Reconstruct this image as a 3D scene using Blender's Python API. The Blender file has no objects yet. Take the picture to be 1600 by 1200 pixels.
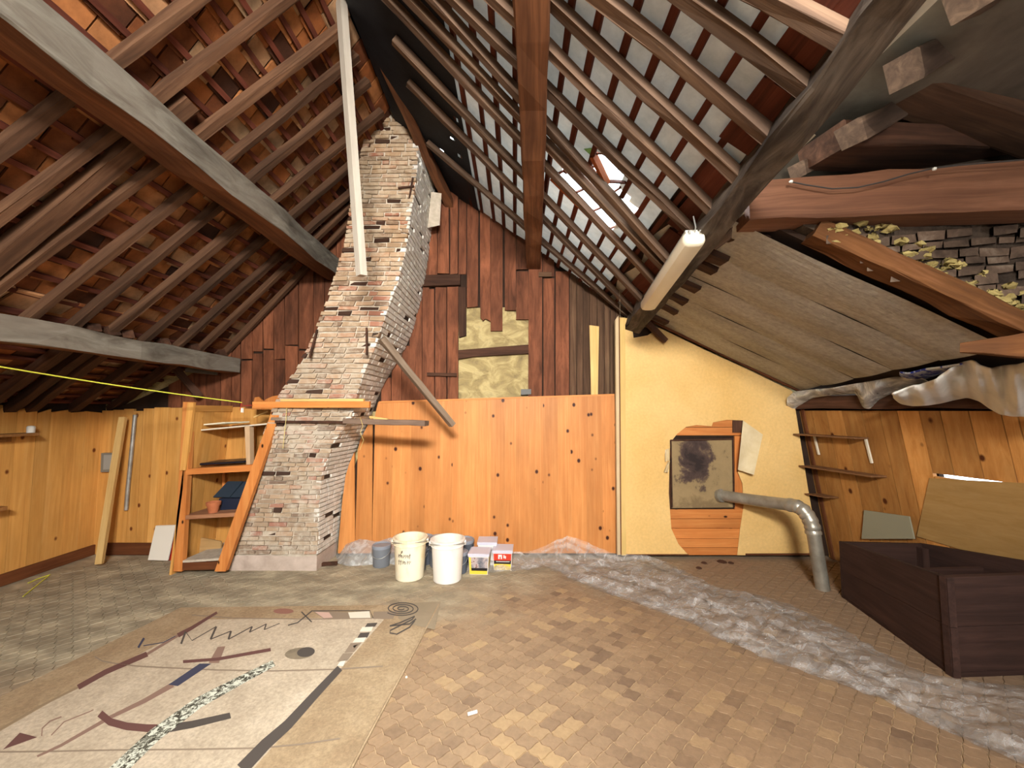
import bpy, bmesh, math, random
from mathutils import Vector, Matrix
from mathutils.geometry import tessellate_polygon
random.seed(7)
S = bpy.context.scene
COL = S.collection
R = random.uniform
V = Vector

# ------------------------------------------------------------------ camera
F_PX, W_PX, H_PX = 620.0, 1600.0, 1200.0
CAM_Z = 1.5
PITCH = math.atan(40 / F_PX)
YAW = math.atan(4 / F_PX)
cam_d = bpy.data.cameras.new('camera')
cam_d.sensor_fit = 'HORIZONTAL'
cam_d.sensor_width = 36.0
cam_d.lens = 36.0 * F_PX / W_PX
cam_d.clip_start = 0.02
cam = bpy.data.objects.new('camera', cam_d)
cam.location = (0, 0, CAM_Z)
cam.rotation_euler = (math.pi / 2 + PITCH, 0, YAW)
COL.objects.link(cam)
S.camera = cam
CM = cam.rotation_euler.to_matrix()
C0 = V((0, 0, CAM_Z))

def ray(px, py):
    return CM @ V(((px - W_PX / 2) / F_PX, (H_PX / 2 - py) / F_PX, -1.0))
def at(px, py, y):
    d = ray(px, py); return C0 + d * (y / d.y)
def onz(px, py, z=0.0):
    d = ray(px, py); return C0 + d * ((z - CAM_Z) / d.z)
def onx(px, py, x):
    d = ray(px, py); return C0 + d * (x / d.x)
def onplane(px, py, p0, n):
    d = ray(px, py); return C0 + d * ((p0 - C0).dot(n) / d.dot(n))
def topx(p):
    q = CM.transposed() @ (V(p) - C0)
    if q.z > -1e-4: return (-9999, -9999)
    return (W_PX / 2 + F_PX * q.x / -q.z, H_PX / 2 - F_PX * q.y / -q.z)

# ------------------------------------------------------------------ world, light, exposure
world = bpy.data.worlds.new('sky'); S.world = world
world.use_nodes = True
wb = world.node_tree.nodes['Background']
wb.inputs[0].default_value = (0.80, 0.90, 1.0, 1)
wb.inputs[1].default_value = 6.0
S.view_settings.view_transform = 'Standard'
S.view_settings.look = 'None'
S.view_settings.gamma = 1.0
S.view_settings.use_curve_mapping = False
S.view_settings.exposure = 0.35
S.cycles.use_denoising = True
S.cycles.max_bounces = 8
S.cycles.transparent_max_bounces = 12
S.cycles.sample_clamp_indirect = 6.0

def light(name, typ, loc, target, energy, color, size=0.5, size_y=None, spread=None):
    d = bpy.data.lights.new(name, typ)
    d.energy = energy; d.color = color
    if typ == 'AREA':
        d.shape = 'RECTANGLE'; d.size = size; d.size_y = size_y or size
        if spread: d.spread = spread
    else:
        d.shadow_soft_size = size
    o = bpy.data.objects.new(name, d); COL.objects.link(o)
    o.location = loc
    o.rotation_euler = (V(target) - V(loc)).to_track_quat('-Z', 'Y').to_euler()
    return o
# lamps of the loft behind the photographer, hung under the roof
light('loft_lamp_light', 'POINT', (0.45, -1.7, 2.15), (0, 0, 0), 165, (1.0, 0.94, 0.86), 0.30)
light('tube_lamp_light', 'AREA', (0.25, -1.5, 3.0), (-0.6, 4.2, 0.9), 225, (1.0, 0.955, 0.89), 1.3, 0.35, 2.0)
# daylight falling through the glass tiles
light('daylight', 'AREA', (0.95, 3.0, 4.05), (0.0, 3.05, 1.2), 420, (0.86, 0.94, 1.0), 0.7, 0.5)

# ------------------------------------------------------------------ mesh helpers
class MB:
    """collects faces; per vertex a grain coordinate gc and a random value"""
    def __init__(s):
        s.v = []; s.f = []; s.g = []; s.r = []; s.m = []; s.mi = 0; s.smooth = False
    def add(s, verts, faces, gc=None, rnd=None, mi=None):
        b = len(s.v)
        rnd = random.random() if rnd is None else rnd
        for i, p in enumerate(verts):
            s.v.append(V(p)); s.g.append(V(gc[i]) if gc else V(p)); s.r.append(rnd)
        for f in faces:
            s.f.append(tuple(b + i for i in f)); s.m.append(s.mi if mi is None else mi)
    def prism(s, poly, off, grain=None, rnd=None, mi=None, seedoff=True):
        """polygon (3d points) extruded by the vector off"""
        poly = [V(p) for p in poly]; off = V(off); n = len(poly)
        nn = V((0, 0, 0))
        for i in range(n): nn += poly[i].cross(poly[(i + 1) % n])
        if nn.dot(off) > 0: poly = poly[::-1]
        vs = poly + [p + off for p in poly]
        tris = [tuple(t) for t in tessellate_polygon([poly])] if n > 4 else [tuple(range(n))]
        fs = []
        for t in tris:
            fs.append(t)
            fs.append(tuple(n + i for i in reversed(t)))
        if n > 4:
            a = (poly[tris[0][1]] - poly[tris[0][0]]).cross(poly[tris[0][2]] - poly[tris[0][0]])
            if a.dot(off) > 0: fs = [tuple(reversed(f)) for f in fs]
        for i in range(n):
            j = (i + 1) % n
            fs.append((i, n + i, n + j, j))
        gc = None
        if grain is not None:
            g = V(grain).normalized(); o = off.normalized(); c = g.cross(o)
            so = V((R(0, 50), R(0, 50), R(0, 50))) if seedoff else V((0, 0, 0))
            gc = [V((p.dot(g), p.dot(c), p.dot(o))) + so for p in vs]
        s.add(vs, fs, gc, rnd, mi)
    def hexa(s, a, grain=None, rnd=None, mi=None):
        """8 corners: front 4 (ccw from outside) then back 4"""
        fs = [(0, 1, 2, 3), (7, 6, 5, 4), (0, 4, 5, 1), (1, 5, 6, 2), (2, 6, 7, 3), (3, 7, 4, 0)]
        gc = None
        if grain is not None:
            g = V(grain).normalized(); o = (V(a[4]) - V(a[0])).normalized(); c = g.cross(o)
            so = V((R(0, 50), R(0, 50), R(0, 50)))
            gc = [V((V(p).dot(g), V(p).dot(c), V(p).dot(o))) + so for p in a]
        s.add(a, fs, gc, rnd, mi)
    def box(s, c, size, rot=0.0, grain=(1, 0, 0), rnd=None, mi=None, tilt=None):
        c = V(c); hx, hy, hz = size[0] / 2, size[1] / 2, size[2] / 2
        M = Matrix.Rotation(rot, 3, 'Z')
        if tilt: M = M @ Matrix.Rotation(tilt[1], 3, tilt[0])
        L = [(-hx, -hy, -hz), (hx, -hy, -hz), (hx, -hy, hz), (-hx, -hy, hz), (-hx, hy, -hz), (hx, hy, -hz), (hx, hy, hz), (-hx, hy, hz)]
        so = V((R(0, 50), R(0, 50), R(0, 50))); g = V(grain)
        o = V((g.z, g.x, g.y)); cc = g.cross(o)
        s.add([c + M @ V(p) for p in L], [(0, 1, 2, 3), (7, 6, 5, 4), (0, 4, 5, 1), (1, 5, 6, 2), (2, 6, 7, 3), (3, 7, 4, 0)],
              [V((V(p).dot(g), V(p).dot(o), V(p).dot(cc))) + so for p in L], rnd, mi)
    def beam(s, p0, p1, w, h, up=(0, 0, 1), seg=1, jit=0.0, cham=0.0, bow=0.0, w1=None, h1=None, rnd=None, mi=None, under=False):
        """a timber from p0 to p1, w across, h along up"""
        p0, p1 = V(p0), V(p1); d = (p1 - p0); L = d.length; d.normalize()
        up = V(up); up = (up - d * up.dot(d)).normalized(); sd = d.cross(up)
        so = V((R(0, 50), R(0, 50), R(0, 50)))
        vs, gc, fs = [], [], []
        prof = [(-1, -1), (1, -1), (1, 1), (-1, 1)]
        if cham:
            k = 1 - cham
            prof = [(-k, -1), (k, -1), (1, -k), (1, k), (k, 1), (-k, 1), (-1, k), (-1, -k)]
        n = len(prof)
        for i in range(seg + 1):
            t = i / seg
            ww = (w + ((w1 or w) - w) * t) / 2; hh = (h + ((h1 or h) - h) * t) / 2
            c = p0 + d * L * t + up * (bow * math.sin(math.pi * t)) + sd * (R(-jit, jit) * .6) + up * (R(-jit, jit) * .6)
            for a, b in prof:
                q = c + sd * (a * ww + R(-jit, jit)) + up * (b * hh + R(-jit, jit))
                vs.append(q); gc.append(V((L * t, a * ww, b * hh)) + so)
        for i in range(seg):
            for k in range(n):
                a, b = i * n + k, i * n + (k + 1) % n
                fs.append((a, b, b + n, a + n))
        fs.append(tuple(range(n - 1, -1, -1))); fs.append(tuple(seg * n + k for k in range(n)))
        f0 = len(s.f)
        s.add(vs, fs, gc, rnd, mi)
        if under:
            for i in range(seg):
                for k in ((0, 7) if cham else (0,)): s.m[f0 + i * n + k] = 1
    def tube(s, pts, r, n=10, cap=True, rnd=None, mi=None, radii=None):
        pts = [V(p) for p in pts]; vs, fs, gc = [], [], []
        m = len(pts); L = 0; so = R(0, 50)
        ref = V((0, 0, 1))
        for i, p in enumerate(pts):
            t = (pts[min(i + 1, m - 1)] - pts[max(i - 1, 0)]).normalized()
            a = ref - t * ref.dot(t)
            if a.length < 0.1: a = V((1, 0, 0)) - t * t.x
            a.normalize(); ref = a; b = t.cross(a)
            rr = radii[i] if radii else r
            if i: L += (p - pts[i - 1]).length
            for k in range(n):
                th = 2 * math.pi * k / n
                vs.append(p + (a * math.cos(th) + b * math.sin(th)) * rr)
                gc.append(V((L + so, rr * math.cos(th), rr * math.sin(th))))
        for i in range(m - 1):
            for k in range(n):
                q = (k + 1) % n
                fs.append((i * n + k, i * n + q, (i + 1) * n + q, (i + 1) * n + k))
        if cap:
            fs.append(tuple(range(n - 1, -1, -1))); fs.append(tuple((m - 1) * n + k for k in range(n)))
        s.add(vs, fs, gc, rnd, mi)
    def lathe(s, prof, c=(0, 0, 0), n=32, rnd=None, mi=None, sq=None):
        """profile of (r, z); sq: half sizes scale for a squarish section"""
        c = V(c); vs, fs = [], []
        for r, z in prof:
            for k in range(n):
                th = 2 * math.pi * k / n
                x, y = math.cos(th), math.sin(th)
                if sq:
                    q = (abs(x) ** sq + abs(y) ** sq) ** (-1.0 / sq); x *= q; y *= q
                vs.append(c + V((r * x, r * y, z)))
        for i in range(len(prof) - 1):
            for k in range(n):
                q = (k + 1) % n
                fs.append((i * n + k, i * n + q, (i + 1) * n + q, (i + 1) * n + k))
        s.add(vs, fs, None, rnd, mi)
    def grid(s, P, rnd=None, mi=None, gc=None):
        """rows of points"""
        nr, nc = len(P), len(P[0])
        vs = [p for row in P for p in row]
        fs = [(i * nc + j, i * nc + j + 1, (i + 1) * nc + j + 1, (i + 1) * nc + j) for i in range(nr - 1) for j in range(nc - 1)]
        s.add(vs, fs, [g for row in gc for g in row] if gc else None, rnd, mi)

ORG = {}
def obj(name, mb, mats, parent=None, origin=None, smooth=False, kind=None, label=None, cat=None, group=None, angle=40):
    if not isinstance(mats, (list, tuple)): mats = [mats]
    lo = V([min(p[i] for p in mb.v) for i in range(3)]); hi = V([max(p[i] for p in mb.v) for i in range(3)])
    if origin is None:
        origin = V(((lo.x + hi.x) / 2, (lo.y + hi.y) / 2, lo.z)) if parent is None else (lo + hi) / 2
    origin = V(origin)
    me = bpy.data.meshes.new(name)
    me.from_pydata([tuple(p - origin) for p in mb.v], [], mb.f)
    for m in mats: me.materials.append(m)
    if len(mats) > 1: me.polygons.foreach_set('material_index', mb.m)
    a = me.attributes.new('gc', 'FLOAT_VECTOR', 'POINT')
    a.data.foreach_set('vector', [c for g in mb.g for c in g])
    a = me.attributes.new('rnd', 'FLOAT', 'POINT'); a.data.foreach_set('value', mb.r)
    if smooth:
        me.polygons.foreach_set('use_smooth', [True] * len(me.polygons))
        me.set_sharp_from_angle(angle=math.radians(angle))
    me.update()
    o = bpy.data.objects.new(name, me); COL.objects.link(o)
    ORG[o.name] = origin
    if parent is not None:
        o.parent = parent; o.location = origin - ORG[parent.name]
    else:
        o.location = origin
    tag(o, label, cat, group, kind)
    return o
def tag(o, label=None, cat=None, group=None, kind=None):
    if label: o['label'] = label
    if cat: o['category'] = cat
    if group: o['group'] = group
    if kind: o['kind'] = kind
    return o
def thing(name, loc, label, cat, group=None, kind=None):
    o = bpy.data.objects.new(name, None); COL.objects.link(o)
    o.empty_display_size = 0.1
    o.location = loc; ORG[o.name] = V(loc)
    return tag(o, label, cat, group, kind)
def copy_tree(src, new_loc, label=None, rotz=None):
    def cp(o, par):
        c = o.copy(); COL.objects.link(c); ORG[c.name] = ORG[o.name]
        if par is not None: c.parent = par
        for ch in list(o.children): cp(ch, c)
        return c
    c = cp(src, None); c.location = new_loc
    if rotz is not None: c.rotation_euler[2] = rotz
    if label: c['label'] = label
    return c

# ------------------------------------------------------------------ materials
def lin(c):
    if isinstance(c, str):
        c = [int(c[i:i + 2], 16) / 255 for i in (0, 2, 4)]
    return tuple(x / 12.92 if x <= 0.04045 else ((x + 0.055) / 1.055) ** 2.4 for x in c) + (1.0,)
class NT:
    def __init__(s, name):
        s.m = bpy.data.materials.new(name); s.m.use_nodes = True
        s.t = s.m.node_tree; s.t.nodes.clear()
        s.out = s.n('ShaderNodeOutputMaterial')
    def n(s, typ, **kw):
        nd = s.t.nodes.new(typ)
        for k, v in kw.items(): setattr(nd, k, v)
        return nd
    def l(s, a, b): s.t.links.new(a, b)
    def attr(s, name):
        return s.n('ShaderNodeAttribute', attribute_name=name)
    def vec(s, scale=(1, 1, 1), name='gc'):
        a = s.attr(name); mp = s.n('ShaderNodeMapping'); mp.inputs['Scale'].default_value = scale
        s.l(a.outputs['Vector'], mp.inputs['Vector']); return mp.outputs[0]
    def noise(s, vec, scale, detail=4, rough=.6, dist=0.0):
        nd = s.n('ShaderNodeTexNoise'); nd.inputs['Scale'].default_value = scale; nd.inputs['Detail'].default_value = detail
        nd.inputs['Roughness'].default_value = rough; nd.inputs['Distortion'].default_value = dist
        s.l(vec, nd.inputs['Vector']); return nd.outputs['Fac']
    def voro(s, vec, scale, feature='F1'):
        nd = s.n('ShaderNodeTexVoronoi', feature=feature); nd.inputs['Scale'].default_value = scale
        s.l(vec, nd.inputs['Vector']); return nd.outputs['Distance']
    def ramp(s, fac, stops, interp='LINEAR'):
        nd = s.n('ShaderNodeValToRGB'); cr = nd.color_ramp; cr.interpolation = interp
        while len(cr.elements) < len(stops): cr.elements.new(0.5)
        for e, (p, c) in zip(cr.elements, stops):
            e.position = p; e.color = lin(c) if not isinstance(c, (int, float)) else (c, c, c, 1)
        s.l(fac, nd.inputs[0]); return nd.outputs[0]
    def mix(s, fac, a, b, blend='MIX'):
        nd = s.n('ShaderNodeMix', data_type='RGBA', blend_type=blend)
        for sock, v in ((nd.inputs[0], fac), (nd.inputs[6], a), (nd.inputs[7], b)):
            if isinstance(v, (int, float)): sock.default_value = v if sock.type == 'VALUE' else (v, v, v, 1)
            elif isinstance(v, (tuple, str)): sock.default_value = lin(v)
            else: s.l(v, sock)
        return nd.outputs[2]
    def math(s, op, a, b=0.0, clamp=False):
        nd = s.n('ShaderNodeMath', operation=op, use_clamp=clamp)
        for sock, v in ((nd.inputs[0], a), (nd.inputs[1], b)):
            if isinstance(v, (int, float)): sock.default_value = v
            else: s.l(v, sock)
        return nd.outputs[0]
    def maprange(s, v, a, b, c, d):
        nd = s.n('ShaderNodeMapRange'); s.l(v, nd.inputs[0])
        for i, x in enumerate((a, b, c, d)): nd.inputs[i + 1].default_value = x
        return nd.outputs[0]
    def bsdf(s, col, rough=.8, metallic=0.0, bump=None, bstr=.3, bdist=.01, spec=.3, alpha=1.0, trans=0.0, coat=0.0):
        p = s.n('ShaderNodeBsdfPrincipled')
        if isinstance(col, (tuple, str)): p.inputs['Base Color'].default_value = lin(col)
        else: s.l(col, p.inputs['Base Color'])
        if isinstance(rough, (int, float)): p.inputs['Roughness'].default_value = rough
        else: s.l(rough, p.inputs['Roughness'])
        p.inputs['Metallic'].default_value = metallic
        p.inputs['Specular IOR Level'].default_value = spec
        p.inputs['Alpha'].default_value = alpha
        p.inputs['Transmission Weight'].default_value = trans
        p.inputs['Coat Weight'].default_value = coat
        if bump is not None:
            b = s.n('ShaderNodeBump'); b.inputs['Strength'].default_value = bstr; b.inputs['Distance'].default_value = bdist
            s.l(bump, b.inputs['Height']); s.l(b.outputs[0], p.inputs['Normal'])
        s.l(p.outputs[0], s.out.inputs[0]); return p
def wood(name, stops, grain=(1.2, 22, 22), var=.25, mott=.35, rough=.75, bump=.35, knots=0.0, kcol='2a1408', kscale=(2.0, 7.0, 7.0), mottc=None, spec=.25):
    s = NT(name)
    g = s.noise(s.vec(grain), 1.0, 6, .65, .8)
    col = s.ramp(g, stops)
    m = s.noise(s.vec((1.5, 4, 4)), 1.0, 4, .6)
    mm = s.maprange(m, .3, .7, 1 - mott, 1 + mott * .4)
    if mottc: col = s.mix(s.maprange(m, .48, .62, 0, .8), col, mottc)
    col = s.mix(1.0, col, mm, 'MULTIPLY')
    rv = s.maprange(s.attr('rnd').outputs['Fac'], 0, 1, 1 - var, 1 + var)
    col = s.mix(1.0, col, rv, 'MULTIPLY')
    if knots:
        kd = s.voro(s.vec(kscale), 1.0)
        k = s.maprange(kd, knots * .55, knots, 1, 0)
        col = s.mix(k, col, kcol)
    s.bsdf(col, rough, bump=g, bstr=bump, bdist=.006, spec=spec)
    return s.m
def mottled(name, stops, scale=6, detail=6, rough=.8, bump=.3, bdist=.01, var=0.0, stretch=(1, 1, 1), metallic=0.0, spec=.3, dist=.3, fine=None):
    s = NT(name)
    g = s.noise(s.vec(stretch), scale, detail, .62, dist)
    col = s.ramp(g, stops)
    if fine:
        f = s.noise(s.vec(), fine, 4, .7)
        col = s.mix(1.0, col, s.maprange(f, .3, .7, .75, 1.15), 'MULTIPLY')
    if var:
        rv = s.maprange(s.attr('rnd').outputs['Fac'], 0, 1, 1 - var, 1 + var)
        col = s.mix(1.0, col, rv, 'MULTIPLY')
    s.bsdf(col, rough, metallic, bump=g, bstr=bump, bdist=bdist, spec=spec)
    return s.m
def plain(name, col, rough=.6, metallic=0.0, spec=.4, **k):
    s = NT(name); s.bsdf(col, rough, metallic, spec=spec, **k); return s.m
def film(name, tint=(.9, .93, .95), cover=.35, gloss=.25, rough=.12, stretch=(1, 1, 1)):
    """thin clear plastic sheet: see-through with milky folds and sharp glints"""
    s = NT(name)
    tr = s.n('ShaderNodeBsdfTransparent'); tr.inputs[0].default_value = (.98, .985, .985, 1)
    df = s.n('ShaderNodeBsdfTranslucent'); df.inputs[0].default_value = tint + (1,)
    d2 = s.n('ShaderNodeBsdfDiffuse'); d2.inputs[0].default_value = tint + (1,)
    gl = s.n('ShaderNodeBsdfGlossy'); gl.inputs['Roughness'].default_value = rough
    ad = s.n('ShaderNodeMixShader'); ad.inputs[0].default_value = .7
    s.l(df.outputs[0], ad.inputs[1]); s.l(d2.outputs[0], ad.inputs[2])
    nz = s.noise(s.vec(stretch), 5, 5, .66, 1.4)
    m1 = s.n('ShaderNodeMixShader')
    s.l(s.ramp(nz, [(.36, cover * .55), (.5, cover * .8), (.60, cover * 1.5), (.66, cover * .8), (.8, cover * 1.2)]), m1.inputs[0])
    s.l(tr.outputs[0], m1.inputs[1]); s.l(ad.outputs[0], m1.inputs[2])
    fr = s.n('ShaderNodeFresnel'); fr.inputs[0].default_value = 1.45
    m2 = s.n('ShaderNodeMixShader'); s.l(s.math('ADD', s.math('MULTIPLY', fr.outputs[0], gloss * 2), .015), m2.inputs[0])
    s.l(m1.outputs[0], m2.inputs[1]); s.l(gl.outputs[0], m2.inputs[2])
    b = s.n('ShaderNodeBump'); b.inputs['Strength'].default_value = 1.0; b.inputs['Distance'].default_value = .03
    s.l(nz, b.inputs['Height'])
    for nd in (d2, gl): s.l(b.outputs[0], nd.inputs['Normal'])
    s.l(m2.outputs[0], s.out.inputs[0]); return s.m

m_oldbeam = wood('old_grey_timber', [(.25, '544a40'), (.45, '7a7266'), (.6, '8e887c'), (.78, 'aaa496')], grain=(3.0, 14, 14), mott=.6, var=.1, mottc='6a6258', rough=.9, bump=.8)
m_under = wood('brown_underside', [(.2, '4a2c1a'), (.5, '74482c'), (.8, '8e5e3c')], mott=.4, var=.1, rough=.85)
m_rafter = wood('brown_rafter', [(.2, '352418'), (.5, '573c2a'), (.8, '77573f')], mott=.4, var=.3, rough=.85)
m_rafter_r = wood('dusty_rafter', [(.2, '44342a'), (.5, '644f40'), (.8, '8a705a')], mott=.4, var=.22, rough=.85)
m_darkwood = wood('dark_timber', [(.2, '2a1a12'), (.5, '4a3022'), (.8, '664532')], mott=.45, var=.2, rough=.85)
m_batten = wood('red_brown_batten', [(.2, '3c1c12'), (.5, '5a2c1e'), (.8, '724030')], mott=.3, var=.25, rough=.85)
m_redplank = wood('red_brown_plank', [(.2, '40241a'), (.42, '6c3f28'), (.62, '845036'), (.85, '503022')], grain=(2.5, 16, 16), mott=.55, var=.28, rough=.8, bump=.5)
m_greyplank = wood('dim_brown_plank', [(.2, '3c2a1c'), (.5, '5a4230'), (.8, '776048')], mott=.4, var=.2, rough=.85)
m_pine = wood('orange_pine', [(.2, 'b46f39'), (.5, 'c28046'), (.8, 'cf9155')], grain=(1.0, 26, 26), mott=.2, var=.11, rough=.5, bump=.08, knots=.15, kcol='3a1608', kscale=(5.5, 7.0, 1.0))
m_pine_y = wood('yellow_pine', [(.2, 'b87f40'), (.5, 'cf9850'), (.8, 'dcaa66')], grain=(1.0, 24, 24), mott=.18, var=.13, rough=.6, bump=.1, knots=.13, kcol='6a3514', kscale=(4.5, 6.5, 1.0))
m_pine_r = wood('brown_pine', [(.2, '96602c'), (.5, 'b07a40'), (.8, 'c08e52')], grain=(1.0, 24, 24), mott=.25, var=.3, rough=.55, bump=.1, knots=.13, kcol='4a2008', kscale=(4.0, 6.0, 1.0))
m_pine_o = wood('planed_orange_pine', [(.2, 'b5652e'), (.5, 'c97f42'), (.8, 'd89858')], mott=.2, var=.1, rough=.55, bump=.15, knots=.12, kscale=(5, 9, 9))
m_pale = wood('pale_planed_wood', [(.2, 'a49a8c'), (.5, 'b4aa9c'), (.8, 'c0b8aa')], mott=.12, var=.05, rough=.7, bump=.1)
m_stick = wood('light_stick', [(.2, 'c89a54'), (.5, 'dcb470'), (.8, 'e8c888')], mott=.15, var=.1, rough=.7, bump=.15)
m_base = wood('brown_skirting', [(.2, '4a2412'), (.5, '653a20'), (.8, '7a4a2a')], mott=.3, var=.1, rough=.7)
# ================================================================== SETTING
YG = 4.2          # gable plane
def struct(name, mb, mats, parent=None, **k):
    return obj(name, mb, mats, parent, kind='structure' if parent is None else None, **k)

# ---- floor -------------------------------------------------------
def floor_mat(name, tile):
    s = NT(name)
    geo = s.n('ShaderNodeNewGeometry'); P = geo.outputs['Position']
    sx = s.n('ShaderNodeSeparateXYZ'); s.l(P, sx.inputs[0])
    big = s.noise(P, 1.3, 5, .6, .4); fine = s.noise(P, 30, 4, .65)
    if tile:
        col = s.ramp(s.attr('rnd').outputs['Fac'], [(0, '705a48'), (.12, '826a54'), (.45, '8c735a'), (.8, '947a60'), (.96, 'a68a66')])
    else:
        col = s.mix(big, 'b89c78', 'c6ac88')
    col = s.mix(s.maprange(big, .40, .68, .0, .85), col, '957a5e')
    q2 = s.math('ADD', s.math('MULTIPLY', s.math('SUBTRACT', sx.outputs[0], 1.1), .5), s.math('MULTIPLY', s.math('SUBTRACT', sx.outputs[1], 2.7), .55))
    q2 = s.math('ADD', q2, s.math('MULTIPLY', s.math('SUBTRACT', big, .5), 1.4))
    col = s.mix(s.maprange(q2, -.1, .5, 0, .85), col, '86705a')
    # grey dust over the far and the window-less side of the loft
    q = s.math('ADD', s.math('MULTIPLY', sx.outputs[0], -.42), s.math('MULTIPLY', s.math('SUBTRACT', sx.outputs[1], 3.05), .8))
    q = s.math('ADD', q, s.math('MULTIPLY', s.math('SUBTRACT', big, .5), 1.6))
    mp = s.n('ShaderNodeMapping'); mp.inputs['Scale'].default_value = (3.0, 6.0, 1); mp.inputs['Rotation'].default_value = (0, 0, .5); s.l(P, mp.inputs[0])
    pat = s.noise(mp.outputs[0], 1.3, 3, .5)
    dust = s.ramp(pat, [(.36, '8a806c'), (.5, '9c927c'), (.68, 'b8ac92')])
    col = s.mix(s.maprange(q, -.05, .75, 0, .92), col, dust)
    col = s.mix(1.0, col, s.maprange(fine, .3, .7, .86, 1.1), 'MULTIPLY')
    s.bsdf(col, .75, bump=fine, bstr=.25, bdist=.004, spec=.25)
    return s.m
m_floor = floor_mat('dusty_floor', False); m_tile = floor_mat('clay_floor_tile', True)
mb = MB(); mb.box((-.5, 1.0, -.055), (8.4, 7.2, .1))
floor = struct('floor', mb, m_floor)
RUG = [(-.80, .2), (-.58, 3.14), (-2.52, 3.08), (-3.0, .2)]
def in_poly(x, y, P):
    c = False
    for i in range(len(P)):
        (x1, y1), (x2, y2) = P[i], P[i - 1]
        if (y1 > y) != (y2 > y) and x < (x2 - x1) * (y - y1) / (y2 - y1) + x1: c = not c
    return c
TA, TB = .056, .050
def tile_outline(k=.925):
    def cur(t):
        d = .0075 * math.sin(2 * math.pi * t)
        return (TA * (1 - t) + d * .65, TB * t + d * .75)
    def cur2(t):
        d = .0025 * math.sin(2 * math.pi * t)
        return (-TA * t - d * .6, TB * (1 - t) + d * .75)
    n = 4; pts = []
    pts += [cur(i / n) for i in range(n)]
    pts += [cur2(i / n) for i in range(n)]
    pts += [(x - TA, y - TB) for x, y in [cur((n - i) / n) for i in range(n)]]
    pts += [(x + TA, y - TB) for x, y in [cur2((n - i) / n) for i in range(n)]]
    return [(x * k, y * k) for x, y in pts]
OUT = tile_outline()
def tile_mb(mb, cx, cy, z, rnd):
    n = len(OUT)
    vs = [(cx + x, cy + y, z) for x, y in OUT] + [(cx + x * 1.03, cy + y * 1.03, -.006) for x, y in OUT]
    fs = [tuple(range(n))] + [(i, n + i, n + (i + 1) % n, (i + 1) % n) for i in range(n)]
    mb.add(vs, fs, None, rnd)
cells = []
for j in range(-2, 90):
    for i in range(-40, 34):
        cx = i * 2 * TA + (j % 2) * TA; cy = .95 + j * TB
        if not (-4.2 < cx < 3.3 and .95 < cy < 4.1): continue
        if all(in_poly(cx + dx, cy + dy, RUG) for dx in (-.06, .06) for dy in (-.06, .06)): continue
        px, py = topx((cx, cy, 0))
        seen = -30 < px < 1630 and py < 1225
        cells.append((0 if seen and not in_poly(cx, cy, RUG) else 1, (cx * cx + cy * cy) ** .5, cx, cy))
cells.sort()
variants = []
for k in range(14):
    mb = MB(); tile_mb(mb, 0, 0, 0, (k + .5) / 14)
    o = obj('tile', mb, m_tile, floor, origin=(0, 0, 0)); variants.append([o, False])
stuff = MB()
for n, (_, d, cx, cy) in enumerate(cells):
    z = R(-.0012, .0012)
    if n < 300:
        v = random.choice(variants)
        o = v[0] if not v[1] else v[0].copy()
        if v[1]: COL.objects.link(o)
        v[1] = True
        o.location = V((cx, cy, z)) - ORG[floor.name]
        o.rotation_euler[2] = R(-.03, .03)
    else: tile_mb(stuff, cx, cy, z, random.random())
obj('tile', stuff, m_tile, floor, kind='stuff')

# ---- pine walls ---------------------------------------------------
m_back = mottled('dark_backing', [(.3, '20140c'), (.7, '38261a')], 4, rough=.9)
XL = -4.38
mb = MB(); mb.box((XL - .06, 1.0, .83), (.06, 6.6, 1.66))
wl = struct('wall_left', mb, m_back)
y = 4.2
while y > 1.6:
    w = R(.10, .17)
    mb = MB(); x = XL + R(-.003, .003)
    mb.prism([(x, y - w + .003, 0), (x, y, 0), (x, y, R(1.46, 1.55)), (x, y - w + .003, R(1.46, 1.55))], (-.022, 0, 0), grain=(0, 0, 1))
    obj('plank', mb, m_pine_y, wl); y -= w
mb = MB(); mb.box((XL + .012, 2.9, .05), (.022, 2.6, .10), grain=(0, 1, 0)); struct('baseboard_left', mb, m_base)

m_mortar = mottled('rough_yellow_mortar', [(.2, '6e6248'), (.45, 'a08e62'), (.6, 'c2b07e'), (.8, '8a7f62')], 5, 8, .95, 1.0, .05, stretch=(1, 1, 1.6), dist=.8)
LUa, LUb = 5.30, 1.05            # upper pan of the far slope  z = a + b x
URa, URb = 3.325, -.72
LRa, LRb = 3.132, -.488
XK, ZK = -3.1, 5.30 - 1.05 * 3.1
LLb = (ZK - 1.47) / (XK - XL); LLa = 1.47 - LLb * XL
XR_, = ((URa - LUa) / (LUb - URb),)
ZR_ = LUa + LUb * XR_
up = .16
mb = MB()
mb.prism([(XL - .1, YG + .06, 0), (3.6, YG + .06, 0), (3.6, YG + .06, 1.5 + up), (.95, YG + .06, LRa + LRb * .95 + up), (XR_, YG + .06, ZR_ + up),
          (XK, YG + .06, ZK + up), (XL - .1, YG + .06, 1.47 + up)], (0, .12, 0))
wb_ = struct('wall_back', mb, m_mortar)
x = XL
while x < -1.9:
    w = R(.10, .16); x1 = min(x + w, -1.85)
    mb = MB(); yy = YG + R(-.003, .003); zt = R(1.48, 1.53)
    mb.prism([(x, yy, 0), (x1 - .003, yy, 0), (x1 - .003, yy, zt), (x, yy, zt)], (0, .03, 0), grain=(0, 0, 1))
    obj('plank', mb, m_pine_y, wb_); x = x1
mb = MB(); mb.box((-3.65, YG - .012, .06), (1.2, .022, .12)); struct('baseboard_back', mb, m_base)

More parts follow.
